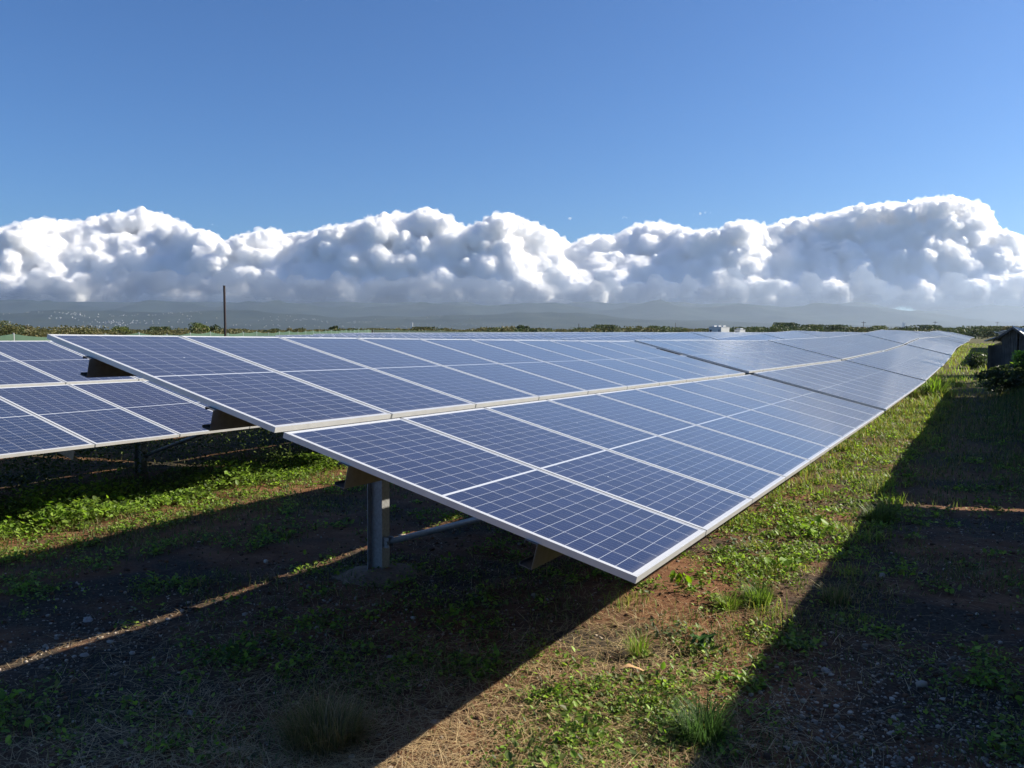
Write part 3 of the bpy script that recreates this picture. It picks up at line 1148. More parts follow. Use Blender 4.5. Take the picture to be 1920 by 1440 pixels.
# pale soil thrown up round the nearest post
bm = bmesh.new()
bmesh.ops.create_grid(bm, x_segments=40, y_segments=40, size=.62)
px_, py_ = W(3.24 + RAFT_X[0], S_CENTRE - POST_Y)
for v in bm.verts:
    d_ = math.hypot(v.co.x, v.co.y * 1.2)
    ang = math.atan2(v.co.y, v.co.x)
    edge = .40 + .10 * noise.noise(Vector((math.cos(ang) * 1.4, math.sin(ang) * 1.4, 3)))
    rr_, ss_ = (px_ + v.co.x) * RX + (py_ + v.co.y) * RY, (px_ + v.co.x) * SX + (py_ + v.co.y) * SY
    gz = float(ground_z(rr_, ss_))
    hgt = .055 * (1 - (d_ / edge) ** 2) + .012 * noise.noise(v.co * 9) + .006 * noise.noise(v.co * 30) - .004
    v.co.z = gz + max(hgt, -.03)
me = bpy.data.meshes.new('soil_mound')
bm.to_mesh(me)
bm.free()
me.materials.append(M_SOILPALE)
for q in me.polygons: q.use_smooth = True
tag(link('soil_mound', me, None, (px_, py_, 0)), 'pale sandy soil heaped round the foot of the nearest steel post', 'soil mound')

# ------------------------------------------------------------------ thin rusty pole behind the front row
r_p, s_p = 16.98, -18.56
x, y = W(r_p, s_p)
gz = float(ground_z(r_p, s_p))
pb = MB()
pb.tube((0, 0, -.3), (0, 0, CAM_Z + 1.21 - gz), .032, seg=12)
pole = link('pole', pb.mesh('pole', [M_RUST]), None, (x, y, gz))
cb = MB()
cb.tube((0, 0, CAM_Z + 1.21 - gz), (0, 0, CAM_Z + 1.225 - gz), .038, seg=12)
link('pole_cap', cb.mesh('pole_cap', [M_RUST]), pole)
tag(pole, 'thin dark rusty steel pole rising behind the nearest solar table', 'pole')


# ------------------------------------------------------------------ screened fences along the far side
def fence(points, mat, label, step=3.0):
    root = bpy.data.objects.new('screen_fence', None)
    COL.objects.link(root)
    x0, y0 = W(points[0][0], points[0][1])
    root.location = (x0, y0, 0)
    V, Fc = [], []
    posts = []
    dist = 0
    prev = None
    rr = np.arange(points[0][0], points[-1][0] + .01, step)
    for i, r in enumerate(rr):
        s = np.interp(r, [p[0] for p in points], [p[1] for p in points])
        zt = CAM_Z + np.interp(r, [p[0] for p in points], [p[2] for p in points]) + .05 * math.sin(i * 2.1)
        x, y = W(r, s)
        posts.append((x - x0, y - y0, zt))
    mb = MB()
    for (a, b) in zip(posts[:-1], posts[1:]):
        d = Vector((b[0] - a[0], b[1] - a[1], 0)).normalized()
        nv = Vector((-d.y, d.x, 0)) * .015
        sag = .06
        K = 4
        for k in range(K):
            t0, t1 = k / K, (k + 1) / K
            q = []
            for t in (t0, t1):
                z = a[2] * (1 - t) + b[2] * t - sag * 4 * t * (1 - t)
                q.append((Vector((a[0] * (1 - t) + b[0] * t, a[1] * (1 - t) + b[1] * t, 0)), z))
            for (pp, z) in (): pass
            P0, P1 = q
            vs = [P0[0] - nv, P1[0] - nv, P1[0] + nv, P0[0] + nv]
            lo = [Vector((v.x, v.y, min(P0[1], P1[1]) - 2.3)) for v in vs]
            hi = [Vector((v.x, v.y, z)) for v, z in zip(vs, (P0[1], P1[1], P1[1], P0[1]))]
            mb.add(lo + hi, [(0, 1, 5, 4), (2, 3, 7, 6), (4, 5, 6, 7)])
    link('screen', mb.mesh('screen', [mat]), root)
    pbm = MB()
    pbm.tube((0, 0, -2.4), (0, 0, .05), .03, seg=8)
    pme = pbm.mesh('fence_post', [M_GALV])
    stepn = max(1, math.ceil(len(posts) / 95))
    for q in posts[::stepn]: link('post', pme, root, (q[0], q[1], q[2] - .02))
    tag(root, label, 'fence', 'screened fences beyond the solar field')


fence([(4, -17.9, -.17), (14, -24, -.17), (40, -40, -.16), (62, -53.5, -.08), (89, -70, .0)], M_SCREEN, 'pale green screen fence beyond the rows at the left', 2.6)
fence([(89, -70, -.01), (116, -70, -.28), (160, -70, -.45), (240, -70, -.70), (320, -70, -.95)], M_SCREEN_D, 'dark green screen fence running off to the right behind the rows', 4.0)


# ------------------------------------------------------------------ white inverter cabins
def cabin(r, s, az_, size, label, vents):
    x, y = W(r, s)
    gz = CAM_Z - 2.2
    root = bpy.data.objects.new('equipment_cabin', None)
    COL.objects.link(root)
    root.location = (x, y, gz)
    root.rotation_euler = (0, 0, az_)
    lx, ly, h = size
    b = MB()
    b.box((-lx / 2, -ly / 2, 0), (lx / 2, ly / 2, h))
    for i in range(vents):      # corrugations
        xx = -lx / 2 + (i + .5) * lx / vents
        b.box((xx - .05, -ly / 2 - .03, .15), (xx + .05, -ly / 2 - .002, h - .15))
    link('cabin_body', b.mesh('cabin_body', [M_WHITE]), root)
    t = MB()
    t.box((-lx / 2 - .04, -ly / 2 - .06, h + .002), (lx / 2 + .04, ly / 2 + .06, h + .09))
    link('roof_edge', t.mesh('roof_edge', [M_GREY]), root)
    for k, xx in enumerate(np.linspace(-lx / 2 + .6, lx / 2 - .6, max(2, int(lx / 1.4)))):
        v = MB()
        v.box((xx - .3, -ly / 2 - .10, h * .45), (xx + .3, -ly / 2 - .035, h * .8))
        link('vent_grille', v.mesh('vent_grille', [M_GREY if k % 2 else M_DARK]), root)
    for k, xx in enumerate(np.linspace(-lx / 2 + .5, lx / 2 - .5, 3)):
        v = MB()
        v.box((xx - .25, -.4, h + .095), (xx + .25, .4, h + .35))
        link('roof_vent', v.mesh('roof_vent', [M_WHITE]), root)
    tag(root, label, 'equipment cabin', 'white equipment cabins')


cabin(191, -52.0, R(-62), (4.0, 2.4, 2.75), 'large white equipment cabin above the far panels', 22)
cabin(196, -48.6, R(-62), (1.8, 1.6, 2.15), 'small low white equipment box right of the large cabin', 9)


# ------------------------------------------------------------------ old shed at the right edge
def shed():
    r, s = 44.0, 1.3
    x, y = W(r, s)
    gz = float(ground_z(r, s))
    root = bpy.data.objects.new('old_shed', None)
    COL.objects.link(root)
    root.location = (x, y, gz - .32)
    root.rotation_euler = (0, 0, R(-52))
    # local x runs across the gable end (facing -y), y runs back along the ridge
    w, l, he, hr = 1.1, 4.0, 1.86, 2.34
    b = MB()
    npl = 15
    for i in range(npl):            # gable end, plank by plank
        xa, xb = -w / 2 + i * w / npl, -w / 2 + (i + 1) * w / npl - .012
        d = random.uniform(-.012, .012)
        t = lambda q: he + (hr - he) * (1 - abs(q) / (w / 2)) - .02
        lo = random.uniform(0, .12)
        if i == 9: continue          # a missing board
        b.add([(xa, d, lo), (xb, d, lo), (xb, d, t(xb)), ((xa + xb) / 2, d, max(t(xa), t(xb), t((xa + xb) / 2))), (xa, d, t(xa)),
               (xa, d + .025, lo), (xb, d + .025, lo), (xb, d + .025, t(xb)), ((xa + xb) / 2, d + .025, max(t(xa), t(xb), t((xa + xb) / 2))), (xa, d + .025, t(xa))],
              [(0, 1, 2, 3, 4), (9, 8, 7, 6, 5), (0, 5, 6, 1), (1, 6, 7, 2), (2, 7, 8, 3), (3, 8, 9, 4), (4, 9, 5, 0)])
    nl = 30
    for side in (-1, 1):
        for i in range(nl):
            ya, yb = .04 + i * (l - .04) / nl, .04 + (i + 1) * (l - .04) / nl - .012
            d = random.uniform(-.012, .012)
            b.box((side * w / 2 - .012 + d, ya, random.uniform(0, .12)), (side * w / 2 + .012 + d, yb, he - .03))
    b.box((-w / 2 + .05, l - .03, 0), (w / 2 - .05, l, he))
    link('plank_walls', b.mesh('plank_walls', [M_WOOD]), root)
    ng = 40
    for side in (-1, 1):            # corrugated roof sheets
        me = bpy.data.meshes.new('roof_sheet')
        V, Fc = [], []
        for i in range(ng + 1):
            yy = -.28 + (l + .5) * i / ng
            cz = .018 * (1 if i % 2 else -1)
            sag = -.10 * math.sin(math.pi * i / ng) - .16 * i / ng
            V += [(0, yy, hr + .03 + cz + sag), (side * (w / 2 + .28), yy, he - .10 + cz + sag)]
            V += [(0, yy, hr + .022 + cz + sag), (side * (w / 2 + .28), yy, he - .108 + cz + sag)]
        for i in range(ng):
            a = i * 4
            Fc += [(a, a + 1, a + 5, a + 4), (a + 2, a + 6, a + 7, a + 3)]
        Fc += [(0, 2, 3, 1)]
        me.from_pydata(V, [], Fc)
        me.materials.append(M_TIN)
        link('roof_sheet', me, root)
    bb = MB()
    for side in (-1, 1):
        bb.add([(0, -.27, hr + .015), (side * (w / 2 + .27), -.27, he - .115), (side * (w / 2 + .27), -.27, he - .225), (0, -.27, hr - .10),
                (0, -.24, hr + .015), (side * (w / 2 + .27), -.24, he - .115), (side * (w / 2 + .27), -.24, he - .225), (0, -.24, hr - .10)],
               [(0, 1, 2, 3), (7, 6, 5, 4), (0, 4, 5, 1), (3, 2, 6, 7), (1, 5, 6, 2)])
    link('barge_board', bb.mesh('barge_board', [M_WOOD]), root)
    # lean-to on the left
    lt = MB()
    n2 = 14
    for i in range(n2):
        xa, xb = -w / 2 - (i + 1) * .40 / n2, -w / 2 - i * .40 / n2 - .012
        lt.box((xa, -.005 + random.uniform(-.01, .01), random.uniform(0, .1)), (xb, .02, 1.66 - .012 * i))
    lt.box((-w / 2 - .44, -.32, 0), (-w / 2 - .41, 2.4, 1.5))
    link('lean_to_wall', lt.mesh('lean_to_wall', [M_WOOD]), root)
    lr = MB()
    lr.add([(-w / 2 - .06, -.5, 1.90), (-w / 2 - .54, -.5, 1.72), (-w / 2 - .54, 2.6, 1.76), (-w / 2 - .06, 2.6, 1.94),
            (-w / 2 - .06, -.5, 1.86), (-w / 2 - .54, -.5, 1.68), (-w / 2 - .54, 2.6, 1.72), (-w / 2 - .06, 2.6, 1.90)],
           [(0, 1, 2, 3), (7, 6, 5, 4), (0, 4, 5, 1), (1, 5, 6, 2), (2, 6, 7, 3), (3, 7, 4, 0)])
    link('lean_to_roof', lr.mesh('lean_to_roof', [M_TIN]), root)
    tag(root, 'old dark plank shed with a pale tin gable roof at the right edge', 'shed')


shed()


# ------------------------------------------------------------------ trees
def crown_mesh(seed, w, h, n, leaf, cols, clumps=9, base=.25, flat=.8):
    """leaf-sized faces gathered in clumps; height h from the ground, width w"""
    g = np.random.default_rng(seed)
    cs_ = []
    for i in range(clumps):
        a = g.uniform(0, 6.28)
        q = w * .34 * math.sqrt(g.random())
        z = h * (base + (1 - base) * g.uniform(.25, .82))
        cs_.append((q * math.cos(a), q * math.sin(a), z, w * g.uniform(.14, .25)))
    cs_ = np.array(cs_)
    i = g.integers(0, clumps, n)
    d = g.normal(size=(n, 3))
    d /= np.linalg.norm(d, axis=1)[:, None]
    rad = cs_[i, 3] * (1 - .75 * g.random(n) ** 2.2)
    P = cs_[i, :3] + d * rad[:, None] * np.array([1, 1, flat])
    P[:, 2] = np.clip(P[:, 2], h * .06, h * 1.02)
    a = g.normal(size=(n, 3))
    a /= np.linalg.norm(a, axis=1)[:, None]
    b = np.cross(a, g.normal(size=(n, 3)))
    b /= np.linalg.norm(b, axis=1)[:, None]
    L = (leaf * g.uniform(.6, 1.4, n))[:, None]
    V = np.stack([P - a * L, P + b * L * .55, P + a * L, P - b * L * .55], 1).reshape(-1, 3)
    T = (np.array([[0, 1, 2], [0, 2, 3]])[None] + (np.arange(n) * 4)[:, None, None]).reshape(-1, 3)
    cols = np.array(cols)
    tn = cols[g.integers(0, len(cols), clumps)][i] * g.uniform(.75, 1.25, (n, 1))
    return V, T, np.repeat(tn, 4, 0)


def trunk_mb(seed, w, h):
    g = random.Random(seed)
    mb = MB()
    top = Vector((g.uniform(-.1, .1) * w, g.uniform(-.1, .1) * w, h * .5))
    mb.tube((0, 0, -.3), top * .5, .035 * h, .026 * h, 8)
    mb.tube(top * .5, top, .026 * h, .014 * h, 8)
    for i in range(5):
        a = g.uniform(0, 6.28)
        st_ = top * g.uniform(.45, .95)
        mb.tube(st_, st_ + Vector((math.cos(a) * w * .3, math.sin(a) * w * .3, h * g.uniform(.15, .35))), .014 * h, .005 * h, 6)
    return mb


T_DARK = [(.040, .062, .022), (.055, .078, .026), (.032, .050, .018)]
T_MID = [(.060, .085, .022), (.080, .10, .030), (.045, .065, .02)]
T_OLIVE = [(.10, .095, .030), (.13, .115, .045), (.08, .085, .028)]
T_LIME = [(.10, .13, .028), (.13, .15, .035), (.08, .11, .025)]


def tree(name, xpx, D, h, w, cols, label, seed, n=1800, cat='tree'):
    """xpx: sideways slope from the camera axis; D: distance ahead"""
    x, y = xpx * D, D
    rr, ss = x * RX + y * RY, x * SX + y * SY
    gz = float(ground_z(rr, ss))
    root = bpy.data.objects.new(name, None)
    COL.objects.link(root)
    root.location = (x, y, gz)
    h = h * (.80 if xpx > -.3 else .95)
    V, T, C = crown_mesh(seed, w, h, n, max(.12, .0011 * D), cols)
    link('crown', tri_mesh('crown', V, T, M_CROWN, C), root)
    link('trunk', trunk_mb(seed, w, h).mesh('trunk', [M_BARK]), root)
    tag(root, label, cat, 'trees beyond the solar field')


tree('spreading_tree', -.600, 120, 3.6, 6.5, T_OLIVE + T_MID, 'olive green bushy tree at the far left edge above the green fence', 1, 2600)
tree('spreading_tree', -.572, 135, 3.0, 6.0, T_OLIVE, 'lower olive bush right of the tree at the far left edge', 2, 2000)
tree('spreading_tree', -.460, 160, 3.1, 4.2, T_LIME, 'small yellow-green tree left of the round green tree', 3)
tree('spreading_tree', -.413, 190, 3.0, 6.5, T_DARK, 'low dark tree between the yellow-green tree and the round one', 4)
tree('round_tree', -.362, 150, 3.6, 5.6, T_LIME + T_MID, 'rounded bright green tree left of the rusty pole', 5, 2800)
tree('spreading_tree', -.284, 200, 3.2, 4.2, T_DARK, 'small dark bush right of the rusty pole', 6)
tree('spreading_tree', -.254, 190, 3.4, 5.0, T_OLIVE, 'second bush right of the rusty pole, olive brown', 7)
tree('lone_tree', -.209, 210, 4.6, 3.6, T_MID + T_DARK, 'thin lone tree standing above the scrub right of the rusty pole', 8)
tree('spreading_tree', -.106, 230, 3.9, 8.0, T_DARK + T_OLIVE, 'brownish rounded tree right of the small white tower', 9)
tree('spreading_tree', .015, 260, 4.9, 5.0, T_DARK, 'small dark tree at the middle of the treeline', 10)
tree('spreading_tree', .108, 270, 5.0, 12.0, T_MID + T_DARK, 'broad dark green tree left of the white cabin', 11, 2600)
tree('spreading_tree', .170, 280, 4.6, 9.0, T_MID, 'mid green tree behind the dark broad one, left of the cabin', 12)
tree('spreading_tree', .318, 300, 6.2, 12.0, T_DARK, 'tallest dark tree right of the white cabin', 13, 2800)
tree('spreading_tree', .352, 310, 5.4, 10.0, T_MID, 'green tree next right of the tallest dark one', 14)
tree('spreading_tree', .388, 290, 5.2, 11.0, T_DARK + T_MID, 'dark spreading tree midway between cabin and far right', 15, 2400)
tree('spreading_tree', .430, 320, 5.0, 10.0, T_MID, 'green tree behind the crest of the front row', 16)
tree('spreading_tree', .488, 300, 5.2, 12.0, T_DARK, 'dark rounded tree above the far end of the front row', 17, 2400)
tree('spreading_tree', .560, 260, 4.4, 10.0, T_MID + T_OLIVE, 'hazy green tree just left of the shed', 18)
tree('spreading_tree', .598, 180, 3.9, 8.0, T_OLIVE + T_DARK, 'brown-green tree behind the shed roof', 19)

# scrub wood that closes the view as one mass
scrub = Soup()
for i in range(900):
    xs = rng.uniform(-.85, .85)
    Dd = rng.uniform(120, 420) if xs < -.05 else rng.uniform(215, 460)
    x, y = xs * Dd, Dd
    rr, ss = x * RX + y * RY, x * SX + y * SY
    if ss > -76 and rr < 215 and rr > 14 + (abs(ss) - 24) * 1.63 - 8: continue
    if ss > -12 and rr < 260: continue
    gz = float(ground_z(rr, ss))
    dark = np.clip((xs + .25) / .5, 0, 1)
    hgt = (rng.uniform(1.6, 2.5) + dark * rng.uniform(.4, 1.6)) * (.72 + .5 * float(vnoise(np.array([xs * 16.]), np.array([Dd / 90.]), 5)[0]))
    cols = (T_OLIVE if rng.random() > dark * .8 else T_DARK + T_MID)
    V, T, C = crown_mesh(1000 + i, rng.uniform(5, 12), hgt, 300, .0013 * Dd, cols, 6, .1, .9)
    scrub.add(V + np.array([x, y, gz]), T, C)
tag(link('scrub', scrub.mesh('scrub', M_CROWN)), 'belt of olive and dark scrub beyond the field', 'scrub', kind='stuff')


def shrub(r, s, h, w, cols, label, seed, n=900):
    x, y = W(r, s)
    root = bpy.data.objects.new('shrub', None)
    COL.objects.link(root)
    root.location = (x, y, float(ground_z(r, s)))
    V, T, C = crown_mesh(seed, w, h, n, .05 + .0008 * r, cols, 8, .0, .9)
    link('foliage', tri_mesh('foliage', V, T, M_LEAF, C), root)
    link('stem', trunk_mb(seed, w, h * .8).mesh('stem', [M_BARK]), root)
    tag(root, label, 'shrub', 'shrubs in the shade by the shed')


shrub(42.6, 1.35, .5, 1.3, T_MID + LIME[:1], 'leafy shrub against the plank front of the shed', 31)
shrub(41.0, .75, .55, 1.5, T_DARK + T_MID, 'dark low shrub left of the one at the shed front', 32)
shrub(36.5, 1.7, .9, 1.8, T_MID + LIME[:1], 'yellowish leafy shrub at the right edge below the shed', 33)
shrub(32.0, .9, .7, 2.0, T_DARK, 'dark shrub in deep shade midway between shed and aisle', 34)
shrub(27.5, 1.5, .8, 2.0, T_DARK + T_MID, 'shrub nearest the camera at the shaded right edge', 35)
shrub(51.0, -.1, .8, 1.8, T_DARK, 'dark bush at the left foot of the lean-to', 36)


# trees added out of view right of the shed to throw shade across the aisle
tree_at = lambda r, s: (W(r, s)[0] / W(r, s)[1], W(r, s)[1])
for k, (r, s, h, w, lab) in enumerate(((37.5, 3.7, 5.6, 3.4, 'bushy shade tree added out of view right of the shed, nearer the camera'), (41.5, 4.0, 6.0, 3.6, 'bushy shade tree added out of view beside the right wall of the shed'),
                                       (47.5, 4.4, 6.0, 3.8, 'bushy shade tree added out of view behind the right rear corner of the shed'))):
    q = tree_at(r, s)
    tree('spreading_tree', q[0], q[1], h, w, T_DARK + T_MID, lab, 50 + k, 3000)


# ------------------------------------------------------------------ far posts and towers
def utility(xs, D, h, label, arms=True):
    x, y = xs * D, D
    mb = MB()
    mb.tube((0, 0, -1.5), (0, 0, h), .16, .11, 8)
    o = link('utility_pole', mb.mesh('utility_pole', [M_BARK]), None, (x, y, -.9))
    if arms:
        a = MB()
        a.box((-1.1, -.16, h - .7), (1.1, .04, h - .5))
        link('crossarm', a.mesh('crossarm', [M_BARK]), o)
    tag(o, label, 'utility pole', 'far utility poles')


utility(.413, 420, 6.9, 'far utility pole above the trees right of the white cabin')
utility(.497, 430, 7.0, 'far utility pole above the end of the front row')
utility(.570, 520, 7.6, 'faint utility pole just left of the shed')
utility(.0785, 300, 4.8, 'short dark post in the trees left of the white cabin', False)
utility(.192, 420, 6.2, 'faint post in the trees near the white cabin', False)


def tower(xs, D, w, h, label, mat=M_WHITE):
    x, y = xs * D, D
    b = MB()
    b.box((-w / 2, -w / 2, -2), (w / 2, w / 2, h))
    o = link('tower_block', b.mesh('tower_block', [mat]), None, (x, y, 0))
    t = MB()
    t.box((-w * .3, -w * .3, h + .01), (w * .3, w * .3, h + w * .25))
    link('roof_room', t.mesh('roof_room', [mat]), o)
    wv = MB()
    for k in range(int(h / 3.2)): wv.box((-w * .42, -w / 2 - .06, 1.5 + k * 3.2), (w * .42, -w / 2 - .01, 2.7 + k * 3.2))
    link('window_bands', wv.mesh('window_bands', [M_GREY]), o)
    tag(o, label, 'tower block', 'far white towers')


tower(-.1175, 3000, 5.5, 26, 'small pale tower above the scrub left of centre')
tower(.460, 3600, 9, 30, 'faint pale tower on the plain behind the far right trees')

# ------------------------------------------------------------------ hills and the town on their slopes
def ridge_field(seed, sc):
    off = Vector((seed * 31.7, seed * 11.3, 0))

    def f(x, y):
        p = Vector((x / sc, y / sc, 0)) + off
        return noise.ridged_multi_fractal(p, .9, 2.1, 6, 1.0, 2.0)
    return f


def hills(name, y0, y1, prof, seed, sc, rough, nx=220, ny=50, label=None):
    """prof: (sideways slope, height) of the skyline, the crest standing at y1"""
    f = ridge_field(seed, sc)
    xs = np.linspace(prof[0][0], prof[-1][0], nx)
    hs = np.interp(xs, [p[0] for p in prof], [p[1] for p in prof])
    V = []
    for j in range(ny):
        t = j / (ny - 1)
        y = y0 + (y1 - y0) * t
        for i in range(nx):
            x = xs[i] * (y0 + y1) / 2 * 1.0
            u = 1 - abs(t - .72) / .72 if t < .72 else 1 - (t - .72) / .28
            env = max(0, u) ** 1.25
            k = f(x, y)
            V.append((x, y, min(440, -3 + hs[i] * env * (1 - rough + rough * k * .75)) if env > 0 else -3))
    Vn = np.array(V)
    q = np.arange(nx * ny).reshape(ny, nx)
    A, B2, C2, D2 = q[:-1, :-1], q[:-1, 1:], q[1:, 1:], q[1:, :-1]
    T = np.concatenate([np.stack([A, B2, C2], -1).reshape(-1, 3), np.stack([A, C2, D2], -1).reshape(-1, 3)])
    o = link(name, tri_mesh(name, Vn, T, M_HILL, smooth=True))
    tag(o, kind='structure')
    return Vn.reshape(ny, nx, 3)


H1 = hills('foothills', 6200, 9000, [(-1.2, 80), (-.75, 150), (-.55, 190), (-.35, 175), (-.2, 120), (-.05, 140), (.08, 165), (.18, 110), (.3, 70), (.42, 55), (.6, 35), (1.2, 20)], 3, 1500, .45)
hills('hills', 9400, 12300, [(-1.3, 370), (-.65, 385), (-.5, 375), (-.3, 355), (-.1, 330), (.05, 350), (.17, 355), (.22, 310), (.28, 350), (.36, 310), (.44, 340), (.5, 240), (.58, 140), (.7, 110), (1.3, 70)], 7, 1700, .45)
hills('mountains', 12500, 13900, [(-1.3, 430), (-.3, 430), (0, 430), (.18, 430), (.25, 400), (.33, 430), (.42, 420), (.47, 380), (.52, 340), (.58, 370), (.66, 430), (1.3, 430)], 12, 2100, .3)

# town: white specks on the foothills
tv = []
tb = MB()
flat = H1.reshape(-1, 3)
ny_, nx_ = H1.shape[:2]
rs = random.Random(9)
count = 0
for _ in range(9000):
    if count >= 360: break
    j = rs.randrange(4, int(ny_ * .66))
    i = rs.randrange(nx_ - 1)
    p_ = H1[j, i]
    q_ = H1[j, i + 1]
    t = rs.random()
    P_ = p_ * (1 - t) + q_ * t
    sl = P_[0] / P_[1]
    dens = max(math.exp(-((sl + .48) / .10) ** 2) * .9, math.exp(-((sl + .22) / .11) ** 2) * .6, math.exp(-((sl + .06) / .07) ** 2) * .5, math.exp(-((sl - .07) / .05) ** 2) * .25, .04 if sl < .2 else 0)
    nn = noise.noise(Vector((P_[0] / 500, P_[1] / 350, 2)))
    if rs.random() > dens * max(0, .35 + 1.6 * nn): continue
    w_ = rs.uniform(4, 10) if rs.random() < .93 else rs.uniform(12, 24)
    hh_ = rs.uniform(4, 8)
    tb.box((P_[0] - w_ / 2, P_[1] - 5, P_[2] - 6), (P_[0] + w_ / 2, P_[1] + 5, P_[2] + hh_))
    count += 1
tag(link('distant_town', tb.mesh('distant_town', [M_TOWN])), 'white houses of a far town scattered on the foothills', 'town', kind='stuff')

# ------------------------------------------------------------------ clouds
F_ = 1592.
PROFILE = [(-1500, 430), (-900, 430), (-500, 400), (-200, 430), (0, 427), (60, 412), (90, 407), (150, 414), (200, 402), (265, 390), (310, 400), (350, 420), (400, 432), (417, 455),
           (450, 440), (500, 427), (560, 437), (600, 427), (670, 415), (720, 400), (780, 395), (805, 387), (840, 402), (850, 430), (900, 420), (940, 397), (990, 410), (1040, 440), (1075, 458),
           (1110, 437), (1150, 440), (1200, 417), (1240, 415), (1290, 430), (1340, 427), (1390, 412), (1440, 425), (1470, 410), (1540, 400), (1600, 385), (1660, 378), (1720, 372), (1780, 366),
           (1825, 382), (1836, 425), (1870, 428), (1900, 440), (1930, 462), (2000, 450), (2200, 420), (2500, 440), (3000, 420), (3600, 430)]
crng = np.random.default_rng(3)
bmi = bmesh.new()
bmesh.ops.create_icosphere(bmi, subdivisions=2, radius=1)
SV = np.array([v.co[:] for v in bmi.verts])
SF = np.array([[v.index for v in f.verts] for f in bmi.faces])
bmi.free()


SV1 = np.array(ICO_V)
SF1 = np.array(ICO_T)


def vnoise3(P, seed=0):
    P = P.astype(np.float64)
    I = np.floor(P).astype(np.int64)
    f = P - I
    f = f * f * (3 - 2 * f)

    def h(a, b, c):
        v = (a * 374761393 + b * 668265263 + c * 1440670441 + seed * 974634777) & 0x7fffffff
        v = ((v ^ (v >> 13)) * 1274126177) & 0x7fffffff
        return ((v ^ (v >> 16)) & 0xffff) / 65535.
    t = 0
    for dx in (0, 1):
        for dy in (0, 1):
            for dz in (0, 1):
                w = (f[:, 0] if dx else 1 - f[:, 0]) * (f[:, 1] if dy else 1 - f[:, 1]) * (f[:, 2] if dz else 1 - f[:, 2])
                t = t + w * h(I[:, 0] + dx, I[:, 1] + dy, I[:, 2] + dz)
    return t


def cloud_mesh(name, puffs, voxel, amp, fscale, mat, grow=0.):
    V, Fc, n = [], [], 0
    for x, y, z, r in puffs:
        sv, sf = (SV, SF) if r > 110 else (SV1, SF1)
        V.append(sv * np.array([r, r, r * .92]) + np.array([x, y, z]))
        Fc.append(sf + n)
        n += len(sv)
    V = np.concatenate(V)
    Fc = np.concatenate(Fc)
    me = bpy.data.meshes.new('puffs')
    me.vertices.add(len(V))
    me.vertices.foreach_set('co', V.astype(np.float32).ravel())
    me.loops.add(Fc.size)
    me.loops.foreach_set('vertex_index', Fc.astype(np.int32).ravel())
    me.polygons.add(len(Fc))
    me.polygons.foreach_set('loop_start', np.arange(0, Fc.size, 3, dtype=np.int32))
    me.update(calc_edges=True)
    ob = bpy.data.objects.new('puffs', me)
    COL.objects.link(ob)
    md = ob.modifiers.new('remesh', 'REMESH')
    md.mode = 'VOXEL'
    md.voxel_size = voxel
    dg = bpy.context.evaluated_depsgraph_get()
    out = bpy.data.meshes.new_from_object(ob.evaluated_get(dg))
    bpy.data.objects.remove(ob)
    out.name = name
    N = len(out.vertices)
    co = np.empty(N * 3, np.float32)
    no = np.empty(N * 3, np.float32)
    out.vertices.foreach_get('co', co)
    out.vertices.foreach_get('normal', no)
    co = co.reshape(-1, 3)
    no = no.reshape(-1, 3)
    P = co / fscale
    dv = 0
    a = 1.
    for o_ in range(5):
        dv = dv + a * (np.abs(vnoise3(P, o_) * 2 - 1) * 2 - .7)
        a *= .6
        P = P * 2.13 + 7.7
    co += no * (dv * amp + grow)[:, None].astype(np.float32)
    out.vertices.foreach_set('co', co.ravel())
    out.polygons.foreach_set('use_smooth', np.ones(len(out.polygons), bool))
    out.materials.clear()
    out.materials.append(mat)
    out.update()
    return out


M_CLOUD = volume_mat('cloud', (1, 1, 1), .055, .5)
puffs = []
pxs = [p[0] for p in PROFILE]
pys = [p[1] for p in PROFILE]
D0 = 15600.
def children_of(x, y, z, r, n, lo, hi, up):
    res = []
    for _ in range(n):
        d = crng.normal(size=3)
        d[2] = abs(d[2]) * up + (1 - up) * d[2]
        d /= np.linalg.norm(d)
        q = r * crng.uniform(lo, hi)
        e = r * crng.uniform(.80, 1.0)
        res.append((x + d[0] * e, y + d[1] * e, z + d[2] * e * .92, q))
    return res


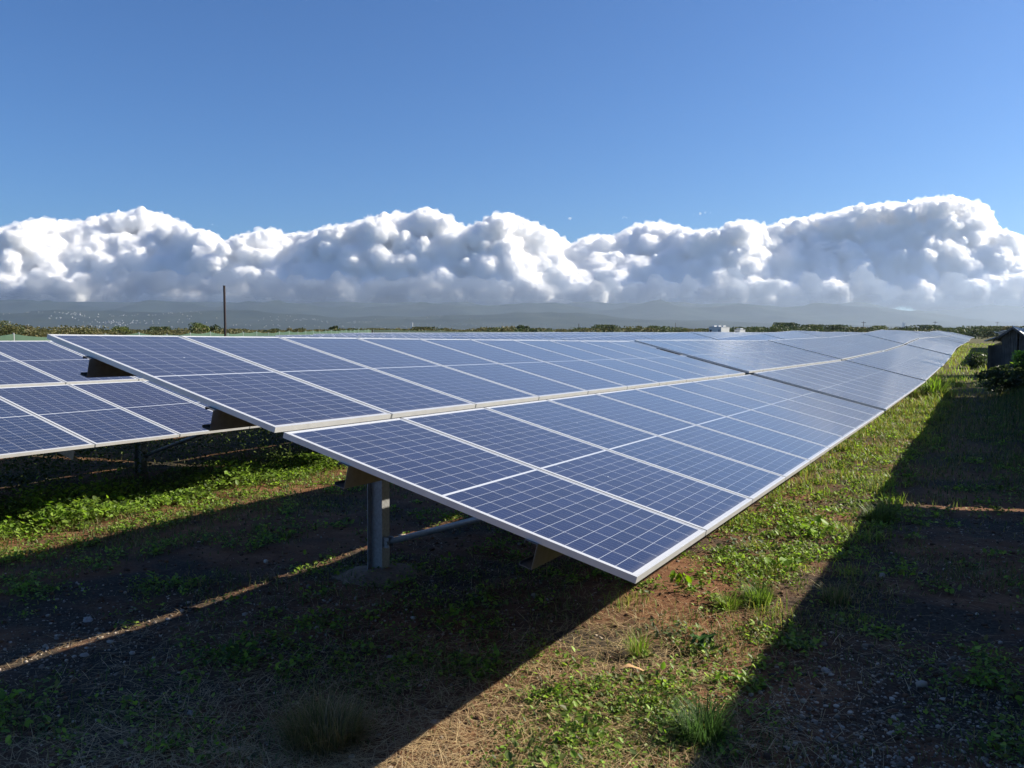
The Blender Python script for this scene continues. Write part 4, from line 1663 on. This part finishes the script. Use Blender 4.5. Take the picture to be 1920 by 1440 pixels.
for xx in np.arange(-1300, 3400, 8.):
    seen = -120 < xx < 2050
    bay = float(vnoise(np.array([xx / 135.]), np.array([.5]), 77)[0])
    bay = 1500 * np.clip((bay - .25) * 1.9, 0, 1)
    bay0 = bay
    for k in range(10):
        x1 = xx + crng.uniform(-8, 8)
        top = np.interp(x1, pxs, pys)
        if k == 0:        # heads along the top
            if crng.random() < .45: continue
            frac = 0
            Dd = D0 + bay * .8 + crng.uniform(1000, 1500)
            rr = crng.uniform(90, 260)
            yy = top + 1.22 * rr / Dd * F_ + crng.exponential(6)
        elif k < 4:       # billows stepping forward down the face
            if crng.random() < .30: continue
            frac = crng.random() ** 1.25 * .62
            Dd = D0 + 350 + bay * (1 - frac) + 1000 * (1 - frac) + crng.uniform(90, 290)
            rr = crng.uniform(60, 240)
            yy = max(top + (562 - top) * frac, top + 1.25 * rr / Dd * F_ + 4)
            if yy + rr / Dd * F_ > 522: continue
        else:             # body behind the face
            frac = crng.random()
            Dd = D0 + 500 + bay * (1 - frac) + 1000 * (1 - frac) + crng.uniform(150, 700)
            rr = crng.uniform(190, 360)
            yy = max(top + (570 - top) * frac, top + 1.15 * rr / Dd * F_)
            yy = min(yy, 568)
        zz = max((618 - yy) / F_ * Dd, (475 + rr * .5 if k > 3 else 700 + rr))
        c0 = ((x1 - 960) / F_ * Dd, Dd, zz, rr)
        puffs.append(c0)
        if k < 4 and seen:
            for c1 in children_of(*c0, 8, .25, .55, .7):
                if c1[2] < 640 + c1[3]: continue
                puffs.append(c1)
                for c2 in children_of(*c1, 5, .28, .5, .6):
                    if c2[3] > 22 and c2[2] > 660: puffs.append(c2)
cb_ = link('cloud_bank', cloud_mesh('cloud_bank', puffs, 25, 30, 190., M_CLOUD))
tag(cb_, 'long bank of white cumulus cloud with a grey base along the horizon', 'clouds', kind='stuff')
# torn thin vapour round the dense cores, and a low rainy veil, its grey colour put in to shade the base
big = [q for q in puffs if q[3] > 75]
rain = []
for xx in np.arange(-1300, 3400, 16.):
    Dd = D0 + crng.uniform(100, 500)
    rr = crng.uniform(130, 260)
    rain.append(((xx - 960) / F_ * Dd, Dd, 470 + rr * crng.uniform(.9, 1.9), rr))
vapour = link('vapour', cloud_mesh('vapour', big, 42, 55, 170., volume_mat('vapour', (1, 1, 1), .0055, .3), 34.), cb_)
tag(vapour, kind='stuff')
rain_veil = link('rain_veil', cloud_mesh('rain_veil', rain, 42, 50, 170., volume_mat('rain', (.38, .45, .56), .0036, .4), 0.), cb_)  # dark volume colour stands in for shade under the cloud
tag(rain_veil, kind='stuff')
M_WISP = volume_mat('wisp', (1, 1, 1), .006)
for (xx, yy, w_, lab) in ((1066, 412, 10, 'tiny white cloud floating above the notch in the cloud bank'), (1168, 410, 9, 'tiny white cloud right of the notch in the cloud bank'),
                          (1307, 403, 20, 'small flat wisp of cloud left of the tallest clouds'), (410, 424, 16, 'faint wisp of cloud in the gap above the pole')):
    pf = []
    for k in range(34):
        a = crng.normal(0, .75)
        pf.append(((xx - 960 + a * w_) / F_ * 16000, 16000 + crng.uniform(-120, 120), (618 - yy + crng.normal(0, .16) * w_ * .5) / F_ * 16000, crng.uniform(10, 30) * (1 - min(.7, abs(a)))))
    o = link('cloud', cloud_mesh('cloud', pf, 14, 16, 90., M_WISP))
    tag(o, lab, 'cloud', 'small clouds above the bank')

# ------------------------------------------------------------------ haze over the plain
hb = MB()
hb.box((-16500, -16500, -8), (16500, 14400, 450))
haze = link('haze', hb.mesh('haze', [volume_mat('haze', (.60, .73, .93), 5.6e-5, .55)]))
tag(haze, kind='stuff')
